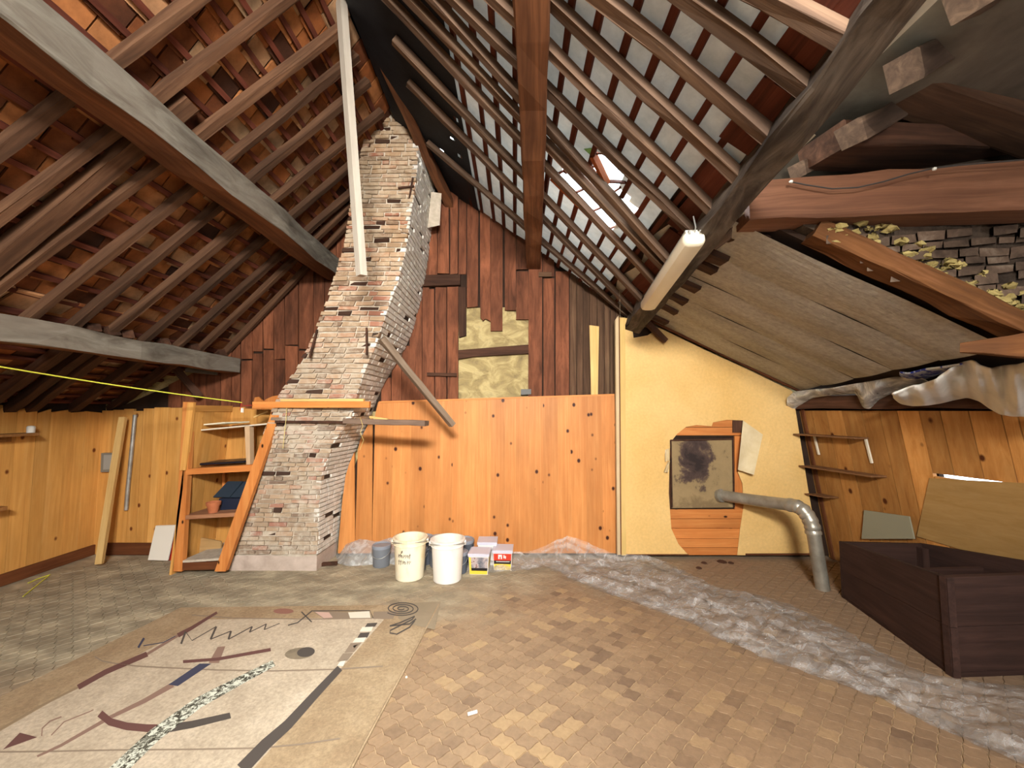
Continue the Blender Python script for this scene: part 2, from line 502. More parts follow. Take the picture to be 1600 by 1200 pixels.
def roof_y(x):
    L = [(120, 680), (162, 655), (352, 562), (434, 476), (530, 374), (639, 256), (845, 386), (975, 490), (1100, 560)]
    for (x0, y0), (x1, y1) in zip(L, L[1:]):
        if x0 <= x <= x1: return y0 + (y1 - y0) * (x - x0) / (x1 - x0)
    return 640
def px_plank(poly, Y, th, mat, parent, grain=(0, 0, 1), name='plank', jit=0):
    mb = MB(); Yj = Y + (R(-.0012, .0012) if mat is m_pine else R(-.006, .006))
    mb.prism([at(px + R(-jit, jit), py + R(-jit, jit), Yj) for px, py in poly], (0, th, 0), grain=grain)
    return obj(name, mb, mat, parent)
for poly in ([(150, 652), (716, 640), (716, 300), (639, 262), (530, 376), (350, 566)], [(831, 640), (975, 640), (975, 492), (845, 390), (831, 380)], [(716, 480), (831, 480), (831, 376), (716, 300)]):  # dark sheets added behind the planks to darken the gaps between them
    px_plank(poly, YG + .050, .008, m_back, wb_, name='backing')
edges = [262, 283, 303, 322, 345, 361, 376, 394, 411, 428, 445, 466, 489, 507, 526, 548, 570]
for a, b in zip(edges, edges[1:]):
    t0, t1 = roof_y(a) - 4, roof_y(b) - 4
    cuts = []
    if 370 < a < 470: cuts = [R(536, 566)]
    elif a >= 470 and random.random() < .6: cuts = [R(470, 560)]
    tops = (t0, t1); g = .8
    for c in cuts + [650]:
        if c - max(tops) > 12:
            px_plank([(a + g, c - 1), (b - g, c - 1), (b - g, tops[1]), (a + g, tops[0])], YG + .02 + R(-.008, .008), .03, m_redplank, wb_, jit=.8)
            tops = (c + R(.5, 2), c + R(.5, 2))
low = [(640, 659, 455, 630), (660, 678, 452, 630), (680, 697, 449, 630), (699, 716, 448, 630), (628, 640, 540, 630), (612, 627, 560, 630), (596, 611, 590, 630),
       (684, 701, None, 427), (703, 715, None, 428), (717, 729, None, 428), (671, 683, None, 440), (730, 747, None, 480), (750, 766, None, 500), (767, 785, None, 517), (789, 806, None, 484), (807, 826, 424, 499),
       (807, 826, None, 421), (826, 847, 392, 622), (849, 866, 435, 622), (868, 889, 424, 622), (848, 866, None, 432), (655, 670, None, 455)]
for a, b, t, bt in low:
    ta, tb = (t, t) if t else (max(roof_y(a) - 4, 230), max(roof_y(b) - 4, 230))
    if a in (750,):
        poly = [(a, bt - 4), (a + 5, bt + 1), (a + 9, bt - 3), (b, bt + 2), (b, tb), (a, ta)]
    else: poly = [(a, bt), (b, bt + R(-1, 1)), (b, tb), (a, ta)]
    px_plank(poly, YG + .015 + R(-.012, .008), .035, m_redplank, wb_, jit=.6)
xs = [890, 901, 911, 921, 933, 944, 953, 962, 974]
for a, b in zip(xs, xs[1:]):
    px_plank([(a + .5, 622), (b - .5, 622), (b - .5, roof_y(b) - 3), (a + .5, roof_y(a) - 3)], YG + .03 + R(-.006, .006), .03, m_greyplank, wb_)
px_plank([(924, 622), (934, 622), (936, 510), (921, 508)], YG + .012, .012, m_stick, wb_, name='batten')
px_plank([(716, 561), (740, 557), (829, 552), (830, 538), (790, 541), (716, 547)], YG + .01, .06, m_darkwood, wb_, (1, 0, 0), 'timber')
px_plank([(717, 527), (728, 524), (728, 449), (716, 449)], YG + .012, .05, m_darkwood, wb_, name='timber')
px_plank([(660, 447), (720, 444), (719, 428), (661, 429)], YG - .03, .06, m_darkwood, wb_, (1, 0, 0), 'timber', 1.2)
px_plank([(667, 587), (713, 588), (713, 583), (667, 582)], YG - .03, .05, m_darkwood, wb_, (1, 0, 0), 'timber')
px_plank([(842, 432), (862, 432), (862, 425), (842, 425)], YG - .01, .05, m_greyplank, wb_, (1, 0, 0), 'timber')
px_plank([(814, 617), (830, 616), (830, 608), (814, 608)], YG - .0, .03, plain('grey_slate', '6a6a68', .8), wb_, (1, 0, 0), 'slate')

# pine panelling of the back wall, cut to the shape of the chimney
YP = 4.15
def pine_left(y):
    L = [(612, 604), (628, 591), (660, 577), (690, 561), (735, 541), (790, 534), (850, 529), (900, 526)]
    for (y0, x0), (y1, x1) in zip(L, L[1:]):
        if y0 <= y <= y1: return x0 + (x1 - x0) * (y - y0) / (y1 - y0)
    return L[-1][1]
mb = MB(); mb.prism([at(600, 632, YP + .04), at(972, 624, YP + .04), at(974, 861, YP + .04), at(535, 863, YP + .04), at(551, 735, YP + .04), at(580, 665, YP + .04)], (0, .012, 0))
wp = struct('wall_back_panelling', mb, m_back)
xs = [524, 558, 584, 613, 641, 664, 687, 707, 724, 746, 767, 789, 806, 827, 849, 872, 892, 916, 941, 966]
for a, b in zip(xs, xs[1:]):
    def lean(x, y): return x + (x - 800) * (y - 740) / 9000.0
    pts = []
    yb = 864.5
    def top(x): return 629 - (x - 590) * 12 / 370
    bl = max(a, pine_left(yb)); pts.append((lean(a, yb) if a > pine_left(yb) else pine_left(yb), yb)); pts.append((lean(b, yb), yb))
    if b > 604: pts.append((lean(b, 620), top(b)))
    seq = []
    for k in range(0, 13):
        y = top(b) + (yb - 4 - top(b)) * k / 12
        xl = pine_left(y)
        if xl < b - 1 and xl > a: seq.append((xl, y))
        elif xl <= a:
            seq.append((lean(a, y), y)); break
    pts += seq
    if len(pts) >= 3: px_plank(pts, YP, .02, m_pine, wp)
px_plank([(592, 629.5), (966, 617.5), (966, 615.2), (592, 627)], YP - .004, .028, m_pine_o, wp, (1, 0, 0), 'capping')

# ---- yellow papered wall ------------------------------------------
YY = 4.12
def paper_mat():
    s = NT('yellow_wall_paper')
    v = s.vec(); w = s.noise(s.vec((1, 1, .35)), 3.5, 5, .6, 1.0); f = s.noise(v, 40, 3, .6)
    big = s.noise(v, 1.2, 3)
    col = s.mix(s.maprange(big, .35, .7, 0, 1), 'e0bc7c', 'd4ac68')
    col = s.mix(1.0, col, s.maprange(f, .3, .7, .93, 1.05), 'MULTIPLY')
    s.bsdf(col, .7, bump=w, bstr=.55, bdist=.03, spec=.25); return s.m
m_paper = paper_mat()
hole = [(1047, 692), (1058, 678), (1072, 667), (1088, 664), (1112, 666), (1114, 660), (1135, 656), (1161, 657), (1163, 690), (1158, 725), (1153, 738), (1160, 755), (1162, 790), (1156, 830), (1152, 867.5),
        (1076, 867.5), (1060, 850), (1049, 826), (1047, 800), (1045, 770), (1046, 730)]
outer = [(975, 867.5), (975, 496), (986, 498), (990, 528), (1012, 524), (1030, 512), (1100, 546), (1170, 578), (1238, 611), (1243, 640), (1262, 760), (1281, 867.5)]
# the sheet in two pieces left and right of the torn opening, cut from one mesh
mb = MB()
po = [at(px, py, YY) for px, py in outer[1:]]; 
ring = [(975, 867.5), (1076, 867.5)] + hole[16:][::1] + hole[:15] + [(1152, 867.5)]
poly = [outer[0], hole[15]] + hole[16:] + hole[0:14] + [hole[14]] + [(1281, 867.5)] + outer[1:-1][::-1]
mb.prism([at(px, py, YY) for px, py in poly], (0, .004, 0), grain=(0, 0, 1), seedoff=False)
wy = struct('wall_back_yellow', mb, m_paper)
mb = MB(); mb.prism([at(px, py, YY + .035) for px, py in [(974, 867), (1300, 867), (1256, 640), (1245, 622), (1035, 520), (974, 500)]], (0, .012, 0)); obj('backing', mb, m_back, wy)
yb = [655, 668, 681, 796, 811, 826, 842, 856, 868]
for a, b in zip(yb, yb[1:]):
    if b - a > 60: continue
    px_plank([(1040, b - .7), (1166, b - .7), (1166, a), (1040, a)], YY + .012, .02, m_pine_o, wy, (1, 0, 0))
px_plank([(1148, 796), (1166, 796), (1166, 681), (1148, 681)], YY + .012, .02, m_pine_o, wy)
px_plank([(1145, 676), (1164, 676), (1164, 655), (1145, 655)], YY + .004, .01, m_darkwood, wy)
px_plank([(1040, 796), (1048, 796), (1048, 681), (1040, 681)], YY + .012, .02, m_darkwood, wy)
mb = MB(); mb.prism([at(px, py, YY - .004) for px, py in [(1165, 867.5), (1281, 867.5), (1281, 864.5), (1165, 865)]], (0, .004, 0)); mb.prism([at(px, py, YY - .004) for px, py in [(978, 867.5), (1076, 867.5), (1076, 866), (978, 866)]], (0, .004, 0)); obj('floor_strip', mb, m_base, wy)
def flap(poly, y0, bend, label=None):
    mb = MB(); a, b, c, d = poly; n = 8
    P = []
    for i in range(n + 1):
        t = i / n; row = []
        for j in range(5):
            u = j / 4
            px = (a[0] * (1 - u) + b[0] * u) * (1 - t) + (d[0] * (1 - u) + c[0] * u) * t
            py = (a[1] * (1 - u) + b[1] * u) * (1 - t) + (d[1] * (1 - u) + c[1] * u) * t
            row.append(at(px, py, y0 - bend * math.sin(t * 2.2) - .015 * math.sin(u * 6 + t * 3)))
        P.append(row)
    mb.grid(P)
    return obj('paper_flap', mb, m_paperback, wy, smooth=True, label=label)
m_paperback = mottled('pale_paper_back', [(.3, 'c8b48a'), (.7, 'ddcdaa')], 6, rough=.8, bump=.4, bdist=.02)
flap([(1161, 657), (1192, 679), (1178, 742), (1153, 734)], YY - .02, .07, 'pale torn flap of wallpaper hanging loose')
flap([(1043, 722), (1047, 720), (1044, 738), (1037, 738)], YY - .012, .02)
flap([(1039, 703), (1046, 700), (1046, 719), (1039, 722)], YY - .012, .01)
# post with a pale edge and a yellow face between the two walls
mb = MB(); mb.prism([at(px, py, 4.06) for px, py in [(971.4, 868), (978.5, 868), (977, 496), (968.5, 496)]], (0, .06, 0), grain=(0, 0, 1))
t1 = struct('trim_1', mb, wood('yellow_post', [(.2, 'c8a660'), (.5, 'd6b470'), (.8, 'dcbc80')], mott=.15, var=.05, rough=.7, bump=.1))
mb = MB(); mb.prism([at(px, py, 4.065) for px, py in [(969.4, 867), (971.4, 867), (968.5, 497), (966.5, 497)]], (0, .05, 0), grain=(0, 0, 1)); obj('joint_strip', mb, m_base, t1)
mb = MB(); mb.prism([at(px, py, 4.06) for px, py in [(964.6, 867), (969.4, 867), (966.5, 493), (961.5, 500)]], (0, .05, 0), grain=(0, 0, 1)); obj('edge_board', mb, wood('pale_edge', [(.2, 'b8a07c'), (.5, 'c8b08a'), (.8, 'd4be9a')], mott=.15, var=.05), t1)

# ---- right wall, leaning outwards towards its foot ------------------
def RW(y, z): return 2.95 + (4.2 - y) * .2 + (1.5 - z) * .16
mb = MB()
o_ = .05
def rq(y0, y1, z0, z1): mb.hexa([(RW(y, z) + o_ + dx, y, z) for dx in (0, .04) for y, z in ((y0, z0), (y1, z0), (y1, z1), (y0, z1))])
rq(4.3, 3.14, 0, 1.62); rq(2.60, -2.3, 0, 3.0); rq(3.14, 2.60, 0, .975); rq(3.14, 2.60, 1.045, 1.62)
wr = struct('wall_right', mb, m_back)
y = 4.16
ys = [y]
while y > .6:
    y -= R(.12, .17)
    for s_ in (3.13, 2.61):
        if abs(y - s_) < .07: y = s_
    ys.append(y)
for a, b in zip(ys, ys[1:]):
    segs = [(0, 1.49)]
    if 2.6 <= b and a <= 3.14: segs = [(0, .985), (1.000 + (.010 if a > 3.0 or b < 2.72 else -.005), 1.49)]
    for z0, z1 in segs:
        mb = MB(); j = R(-.003, .003)
        b2 = b + .006
        mb.hexa([(RW(yy, z) + dx + j, yy, z) for dx in (0, .03) for yy, z in ((a, z0), (b2, z0), (b2, z1), (a, z1))], grain=(0, 0, 1))
        obj('plank', mb, m_pine_r, wr)
mb = MB(); mb.hexa([(RW(yy, z) - .006 - dx, yy, z) for dx in (.012, 0) for yy, z in ((4.119, 0), (4.09, 0), (4.09, 1.5), (4.119, 1.5))], grain=(0, 0, 1))
struct('trim_2', mb, m_base)
mb = MB(); mb.beam((RW(4.1, 1.56) + .02, 4.15, 1.57), (RW(1.9, 1.56) + .02, 1.9, 1.57), .16, .12, seg=10, jit=.008)
struct('trim_3', mb, m_darkwood)
mb = MB(); mb.box((-.5, -2.35, 2.0), (9, .1, 5)); struct('wall_front', mb, m_back)

# ================================================================== ROOF
def slope(a, b, off=0.0):
    n = V((-b, 0, 1)).normalized(); return V((0, 0, a)) + n * off, n
PLU, NLU = slope(LUa, LUb); PUR, NUR = slope(URa, URb); PLL, NLL = slope(LLa, LLb); PLR, NLR = slope(LRa, LRb)
def pt(a, b, x, y, off=0.0):
    n = V((-b, 0, 1)).normalized(); return V((x, y, a + b * x)) + n * off
# far slope (with clay tiles)
mb = MB()
for (a, b, x0, x1) in ((LUa, LUb, XK - .06, XR_ + .02), (LLa, LLb, XL - .15, XK)):
    mb.hexa([pt(a, b, x0, -2.4, .21), pt(a, b, x0, 4.35, .21), pt(a, b, x1, 4.35, .21), pt(a, b, x1, -2.4, .21),
             pt(a, b, x0, -2.4, .25), pt(a, b, x0, 4.35, .25), pt(a, b, x1, 4.35, .25), pt(a, b, x1, -2.4, .25)])
cl = struct('ceiling_left', mb, m_back)
def slope_rafter(p, q, P, N, a, b, x0, x1, w, h, mat, parent, off=0.0):
    A = onplane(*p, P, N); B = onplane(*q, P, N); d = B - A
    f = lambda x: A + d * ((x - A.x) / d.x)
    mb = MB(); lift = N * (h / 2 + off)
    mb.beam(f(x0) + lift, f(x1) + lift, w, h, up=N, seg=8, jit=.005, cham=.12)
    return obj('rafter', mb, mat, parent)
LU = [((0, 241), (290, 20)), ((66, 297), (441, 10)), ((0, 454), (532, 52)), ((56, 496), (532, 115)), ((171, 468), (535, 168)), ((217, 489), (539, 227)), ((269, 500), (546, 266)),
      ((297, 528), (546, 308)), ((336, 528), (480, 391)), ((353, 556), (486, 416)), ((350, 573), (434, 489))]
for p, q in LU: slope_rafter(p, q, PLU, NLU, LUa, LUb, XK - .05, XR_ - .03, .052, .055, m_rafter, cl)
slope_rafter((0, 413), (245, 210), PLU, NLU, LUa, LUb, XK - .05, -1.9, .10, .07, m_rafter, cl)
LLp = [((-60, 668), (40, 597)), ((-15, 668), (90, 590)), ((22, 665), (147, 570)), ((80, 670), (200, 583)), ((135, 672), (235, 600)), ((198, 666), (285, 603)), ((240, 652), (330, 590))]
for p, q in LLp: slope_rafter(p, q, PLL, NLL, LLa, LLb, XL + .02, XK + .05, .075, .07, m_darkwood, cl)
def battens(a, b, xs, y0, y1, off, mat, parent, skip=None, w=.032, h=.018):
    n = V((-b, 0, 1)).normalized()
    for x in xs:
        runs = [(y0, y1)]
        if skip: runs = skip(x, max(y0, PA.y + (x + .05 - PA.x) * (PB.y - PA.y) / (PB.x - PA.x)), y1)
        for s0, s1 in runs:
            mb = MB(); mb.beam(pt(a, b, x, s0, off + h / 2), pt(a, b, x + R(-.008, .008), s1, off + h / 2), w, h, up=n, seg=5, jit=.003)
            obj('batten', mb, mat, parent)
gx = .145 / math.sqrt(1 + LUb ** 2)
cu = [XK + .02 + gx * k for k in range(int((XR_ - XK - .02) / gx) + 1)]
gl_ = .145 / math.sqrt(1 + LLb ** 2)
clw = [XL - .05 + gl_ * k for k in range(int((XK - XL + .05) / gl_) + 1)]
battens(LUa, LUb, cu, .6, 4.3, .06, m_batten, cl)
battens(LLa, LLb, clw, 1.5, 4.3, .07, m_batten, cl)
m_clay = NT('clay_roof_tile')
_c = m_clay.ramp(m_clay.attr('rnd').outputs['Fac'], [(0, '3a2216'), (.2, '744022'), (.45, '9a5a2e'), (.75, 'b07242'), (.95, 'b89470')])
_n = m_clay.noise(m_clay.vec(), 9, 5, .65)
_c = m_clay.mix(1.0, _c, m_clay.maprange(_n, .3, .7, .55, 1.15), 'MULTIPLY')
m_clay.bsdf(_c, .85, bump=_n, bstr=.4, bdist=.01); m_clay = m_clay.m
tl = []
def roof_tiles(a, b, xs, y0, y1, off, gs):
    for k, x in enumerate(xs):
        y = y0 + (k % 2) * .085
        while y < y1:
            w = .17
            c = pt(a, b, x, y, off); px, py = topx(c)
            seen = -20 < px < 700 and -20 < py < 700
            tl.append((0 if seen else 1, (c - C0).length, a, b, x, y, w, off, gs)); y += w
roof_tiles(LUa, LUb, cu, 1.0, 4.2, .082, gx); roof_tiles(LLa, LLb, clw, 2.0, 4.2, .092, gl_)
tl.sort()
st = MB()
for n, (_, d, a, b, x, y, w, off, gs) in enumerate(tl):
    mb = MB() if n < 300 else st
    e = R(-.006, .006); g = .006; o1 = off + R(0, .012)
    mb.hexa([pt(a, b, x - gs * .25 + e, y + g, o1), pt(a, b, x - gs * .25, y + w - g, o1), pt(a, b, x + gs * 1.15, y + w - g, o1 + .03), pt(a, b, x + gs * 1.15 + e, y + g, o1 + .03)]
            + [pt(a, b, x - gs * .25, y + g, o1 + .014), pt(a, b, x - gs * .25, y + w - g, o1 + .014), pt(a, b, x + gs * 1.15, y + w - g, o1 + .044), pt(a, b, x + gs * 1.15, y + g, o1 + .044)])
    if n < 300: obj('tile', mb, m_clay, cl)
if st.v: obj('tile', st, m_clay, cl, kind='stuff')

# near slope: rafters and battens under pale felt, glass tiles let into it
def felt_mat():
    s = NT('pale_roof_felt'); v = s.vec(); n1 = s.noise(v, 2.5, 5, .6, .5); n2 = s.noise(v, 25, 4, .6)
    col = s.ramp(n1, [(.3, 'a8a59a'), (.5, 'bcb9ae'), (.7, 'cac7bc')])
    col = s.mix(1.0, col, s.maprange(n2, .3, .7, .9, 1.06), 'MULTIPLY')
    p = s.bsdf(col, .8, bump=n1, bstr=.5, bdist=.03, spec=.2)
    tl_ = s.n('ShaderNodeBsdfTranslucent'); s.l(col, tl_.inputs[0])
    mx = s.n('ShaderNodeMixShader'); mx.inputs[0].default_value = .022
    s.l(p.outputs[0], mx.inputs[1]); s.l(tl_.outputs[0], mx.inputs[2]); s.l(mx.outputs[0], s.out.inputs[0]); return s.m
m_felt = felt_mat()
PA = V((1.278, 4.17, 2.437)); PB0 = V((1.057, 1.1, 2.635)); PB = PA + (PB0 - PA) * 1.45
def purl_x(y): return PA.x + (PB.x - PA.x) * (y - PA.y) / (PB.y - PA.y)
SKY = [[(855, 268), (890, 252), (976, 336), (940, 353)], [(896, 264), (926, 248), (988, 322), (968, 341)], [(918, 232), (950, 231), (966, 278), (940, 277)]]
SKYP = []
for q in SKY:
    SKYP.append([(onplane(px, py, PUR + NUR * .075, NUR).x, onplane(px, py, PUR + NUR * .075, NUR).y) for px, py in q])
def insky(x, y): return any(in_poly(x, y, P) for P in SKYP)
mb = MB(); nx, ny = 42, 84; X0, X1, Y0, Y1 = -.56, 1.22, .1, 4.3
vs, fs = [], []
for i in range(nx + 1):
    for j in range(ny + 1):
        x = X0 + (X1 - X0) * i / nx; y = Y0 + (Y1 - Y0) * j / ny
        vs.append(pt(URa, URb, x, y, .075 + .007 * math.sin(y * 7.5 + x * 3) + .004 * math.sin(x * 23)))
for i in range(nx):
    for j in range(ny):
        c = (X0 + (X1 - X0) * (i + .5) / nx, Y0 + (Y1 - Y0) * (j + .5) / ny)
        if insky(*c) or c[0] > purl_x(c[1]) + .03: continue
        fs.append((i * (ny + 1) + j, i * (ny + 1) + j + 1, (i + 1) * (ny + 1) + j + 1, (i + 1) * (ny + 1) + j))
mb.add(vs, fs)
mb.hexa([pt(URa, URb, x, y, o) for o in (.08, .11) for x, y in ((X0, -2.4), (X0, .12), (.98, .12), (.98, -2.4))])
cr = struct('ceiling_right', mb, m_felt, smooth=True)
UR = [((1058, 0), (1229, 126)), ((943, 10), (1190, 215)), ((861, 14), (1142, 276)), ((768, 0), (1090, 315)), ((701, 0), (1062, 350)), ((670, 0), (1034, 402)), ((660, 28), (960, 343)),
      ((852, 266), (985, 406)), ((845, 308), (960, 428)), ((845, 344), (970, 470)), ((845, 380), (970, 488)), ((1190, 0), (1300, 60))]
for p, q in UR:
    B = onplane(*q, PUR, NUR)
    slope_rafter(p, q, PUR, NUR, URa, URb, -.8, purl_x(B.y) - .06, .056, .045, m_rafter_r, cr)
def skip(x, y0, y1):
    out = []; s0 = y0; n = 120; ins = False
    for k in range(n + 1):
        y = y0 + (y1 - y0) * k / n; q = insky(x, y)
        if q and not ins: out.append((s0, y)); ins = True
        if not q and ins: s0 = y; ins = False
    if not ins: out.append((s0, y1))
    return [(p, q) for p, q in out if q - p > .05]
gr = .145 / math.sqrt(1 + URb ** 2)
battens(URa, URb, [-.5 + gr * k for k in range(15)], .3, 4.28, .048, m_batten, cr, skip)
for y in [1.2, 1.55, 1.95, 2.3, 2.65, 3.0, 3.35, 3.7]:
    mb = MB(); n = NUR; x = purl_x(y)
    mb.hexa([pt(URa, URb, xx, yy, o) for o in (.046, .058) for xx, yy in ((x - .2, y - .16), (x - .2, y + .16), (x - .02, y + .16), (x - .02, y - .16))], grain=(0, 1, 0))
    obj('board', mb, m_batten, cr)
# dark boarding along the ridge with chinks of daylight
m_ridge = mottled('blue_black_boarding', [(.3, '0c0e14'), (.7, '1c2028')], 5, rough=.7)
holes = [(681, 125, 3), (684, 134, 3), (707, 182, 2), (704, 195, 3), (705, 215, 4), (688, 235, 6), (711, 238, 4), (546, 272, 2)]
hp = [(onplane(px, py, PUR + NUR * .05, NUR), r) for px, py, r in holes[:-1]]
mb = MB(); nx, ny = 20, 210; X0, X1, Y0, Y1 = XR_ - .02, -.42, .1, 4.3
vs, fs = [], []
for i in range(nx + 1):
    for j in range(ny + 1):
        vs.append(pt(URa, URb, X0 + (X1 - X0) * i / nx, Y0 + (Y1 - Y0) * j / ny, .047))
for i in range(nx):
    for j in range(ny):
        c = V((X0 + (X1 - X0) * (i + .5) / nx, Y0 + (Y1 - Y0) * (j + .5) / ny, 0))
        if any(math.hypot(c.x - h.x, (c.y - h.y) * .6) < r * .0044 for h, r in hp): continue
        fs.append((i * (ny + 1) + j, i * (ny + 1) + j + 1, (i + 1) * (ny + 1) + j + 1, (i + 1) * (ny + 1) + j))
mb.add(vs, fs); obj('boarding', mb, m_ridge, cr)
# open the felt's overlap behind the chinks is not needed: felt starts beyond them
mb = MB()
mb.hexa([V((XR_ - .30, y, ZR_ + .16 - .30)) for y in ()] or [V((XR_ - .45, -2.4, ZR_ - .47 + .36)), V((XR_ - .45, 4.4, ZR_ - .47 + .36)), V((XR_ + .02, 4.4, ZR_ + .28)), V((XR_ + .02, -2.4, ZR_ + .28)), V((XR_ - .45, -2.4, ZR_ + .0)), V((XR_ - .45, 4.4, ZR_ + .0)), V((XR_ + .02, 4.4, ZR_ + .40)), V((XR_ + .02, -2.4, ZR_ + .40))])
mb.hexa([V((XR_ + .02, -2.4, ZR_ + .10)), V((XR_ + .02, 4.4, ZR_ + .10)), V((XR_ + .14, 4.4, ZR_ - .005)), V((XR_ + .14, -2.4, ZR_ - .005)), V((XR_ + .02, -2.4, ZR_ + .40)), V((XR_ + .02, 4.4, ZR_ + .40)), V((XR_ + .15, 4.4, ZR_ + .02)), V((XR_ + .15, -2.4, ZR_ + .02))])
obj('ridge_cap', mb, m_ridge, cr)
# glass tiles
sg = NT('roof_glass')
tr = sg.n('ShaderNodeBsdfTransparent'); tr.inputs[0].default_value = (.93, .97, .96, 1)
gg = sg.n('ShaderNodeBsdfGlossy'); gg.inputs['Roughness'].default_value = .05
mx = sg.n('ShaderNodeMixShader'); mx.inputs[0].default_value = .08
sg.l(tr.outputs[0], mx.inputs[1]); sg.l(gg.outputs[0], mx.inputs[2]); sg.l(mx.outputs[0], sg.out.inputs[0])
m_glass = sg.m
m_glframe = wood('batten_painted_glow', [(.2, '7a3a20'), (.5, 'a05630'), (.8, 'b87040')], mott=.2, var=.1, rough=.7)  # orange daylight glow of these rails is put into the wood colour
w1 = None
for k, q in enumerate(SKYP):
    c = V((sum(p[0] for p in q) / 4, sum(p[1] for p in q) / 4, 0))
    n = 3 if k == 0 else 2 if k == 1 else 1
    for i in range(n):
        t0, t1 = i / n + .012, (i + 1) / n - .012
        A = [V((q[0][0], q[0][1], 0)).lerp(V((q[3][0], q[3][1], 0)), t) for t in (t0, t1)]
        B = [V((q[1][0], q[1][1], 0)).lerp(V((q[2][0], q[2][1], 0)), t) for t in (t0, t1)]
        mb = MB(); P4 = [A[0], B[0], B[1], A[1]]
        mb.prism([pt(URa, URb, p.x, p.y, .085) for p in P4], NUR * .008)
        if w1 is None: w1 = struct('window_1', mb, m_glass)
        else: obj('pane', mb, m_glass, w1)
    for i in range(n + 1):
        t = i / n
        a_ = V((q[0][0], q[0][1], 0)).lerp(V((q[3][0], q[3][1], 0)), t); b_ = V((q[1][0], q[1][1], 0)).lerp(V((q[2][0], q[2][1], 0)), t)
        mb = MB(); mb.beam(pt(URa, URb, a_.x, a_.y, .08), pt(URa, URb, b_.x, b_.y, .08), .012, .02, up=NUR); obj('glazing_bar', mb, m_batten, w1)
    a_ = q[0]; b_ = q[3]
    mb = MB(); mb.beam(pt(URa, URb, a_[0], a_[1], .06), pt(URa, URb, b_[0], b_[1], .06), .03, .04, up=NUR); obj('sash_rail', mb, m_glframe, w1)

mb = MB(); mb.prism([onplane(px, py, PUR + NUR * .05, NUR) for px, py in [(912, 233), (929, 231), (924, 244)]], NUR * .004); obj('green_flap', mb, plain('green_plastic', '7ac080', .5), w1)
# low slope over the nook, lined with grey insulation boards
m_insul = mottled('grey_insulation_board', [(.3, '938d82'), (.5, 'a49e92'), (.7, 'b2aca0')], 2.2, 6, .7, .5, .03, var=.06, stretch=(.6, 2.5, 1), spec=.3, fine=30)
mb = MB()
mb.hexa([pt(LRa, LRb, x, y, o) for o in (.05, .08) for x, y in ((.9, 2.12), (.9, 4.35), (3.3, 4.35), (3.5, 2.12))])
cw = struct('ceiling_nook', mb, m_back)
ye = [4.16, 3.72, 3.3, 2.9, 2.52, 2.14]
for k in range(5):
    a, b = ye[k], ye[k + 1]
    P = []
    for i in range(13):
        t = i / 12; row = []
        for j in range(7):
            u = j / 6; yy = a + (b - a) * u
            x0 = purl_x(yy) + .03; x1 = 2.94 - (4.15 - yy) * .146
            x = x0 + (x1 - x0) * t
            row.append(pt(LRa, LRb, x, yy, -.012 * math.sin(math.pi * u) + .004 * math.sin(9 * t + k * 2)))
        P.append(row)
    mb = MB(); mb.grid(P, gc=[[V((p.x, p.y, p.z)) for p in r] for r in P]); obj('insulation_board', mb, m_insul, cw, smooth=True)
for k, (px, py, d) in enumerate([(1105, 412, 2.6), (1080, 442, 2.9), (1062, 463, 3.15), (1048, 480, 3.4), (1120, 396, 2.4), (1034, 497, 3.6)]):
    q = onplane(px, py, PLR, NLR)
    mb = MB(); mb.beam(q + V((-.12, .0, .045)), q + V((.06, .01, -.04)), .09, .06, seg=2, jit=.006); obj('batten_end', mb, m_darkwood, cw)
mb = MB(); mb.beam(at(1012, 505, 4.02), at(1040, 533, 4.06), .05, .05, seg=2, jit=.003); obj('batten_end', mb, m_darkwood, cw)
mb = MB(); mb.beam(pt(LRa, LRb, 1.3, 4.1, -.01), pt(LRa, LRb, 2.98, 4.1, -.01), .03, .02, seg=2); obj('edge_strip', mb, m_base, cw)
# space over the tie beam
mb = MB(); mb.box((2.75, 0.0, 3.02), (3.5, 4.6, .06)); mb.prism([(1.2, 2.2, LRa + LRb * 1.2 + .06), (4.3, 2.2, LRa + LRb * 4.3 + .06), (4.3, 2.2, 3.0), (1.2, 2.2, 3.0)], (0, .05, 0))
cd = struct('ceiling_dormer', mb, mottled('dark_roof_lining', [(.3, '3c342c'), (.55, '62574a'), (.75, '7c7262')], 2.2, rough=.9))
def dpiece(name, p0, p1, w, h, mat, jit=.006, w1=None):
    mb = MB(); mb.beam(p0, p1, w, h, seg=4, jit=jit, cham=.1, w1=w1); return obj(name, mb, mat, cd)
dpiece('rafter', at(1330, 212, 1.75), at(1440, 150, 2.1), .10, .10, m_rafter_r)
dpiece('rafter', at(1412, 112, 1.5), at(1530, 50, 1.9), .11, .11, m_rafter_r)
dpiece('rafter', at(1512, -5, 1.25), at(1640, -60, 1.6), .11, .11, m_rafter_r)
dpiece('rafter', at(1245, 268, 2.0), at(1330, 230, 2.3), .07, .07, m_rafter_r)
dpiece('rafter', at(1330, 95, 1.75), at(1720, 240, 2.1), .20, .16, m_rafter)
dpiece('rafter', at(1285, 230, 1.9), at(1560, 235, 2.25), .24, .12, m_darkwood)
dpiece('rafter', at(1600, 105, 2.0), at(1545, 148, 2.05), .05, .05, m_rafter)
mb = MB(); mb.prism([at(px, py, 2.18) for px, py in [(1470, 140), (1515, 78), (1640, 85), (1640, 130), (1555, 145)]], (0, .01, 0)); obj('felt', mb, m_felt, cd)
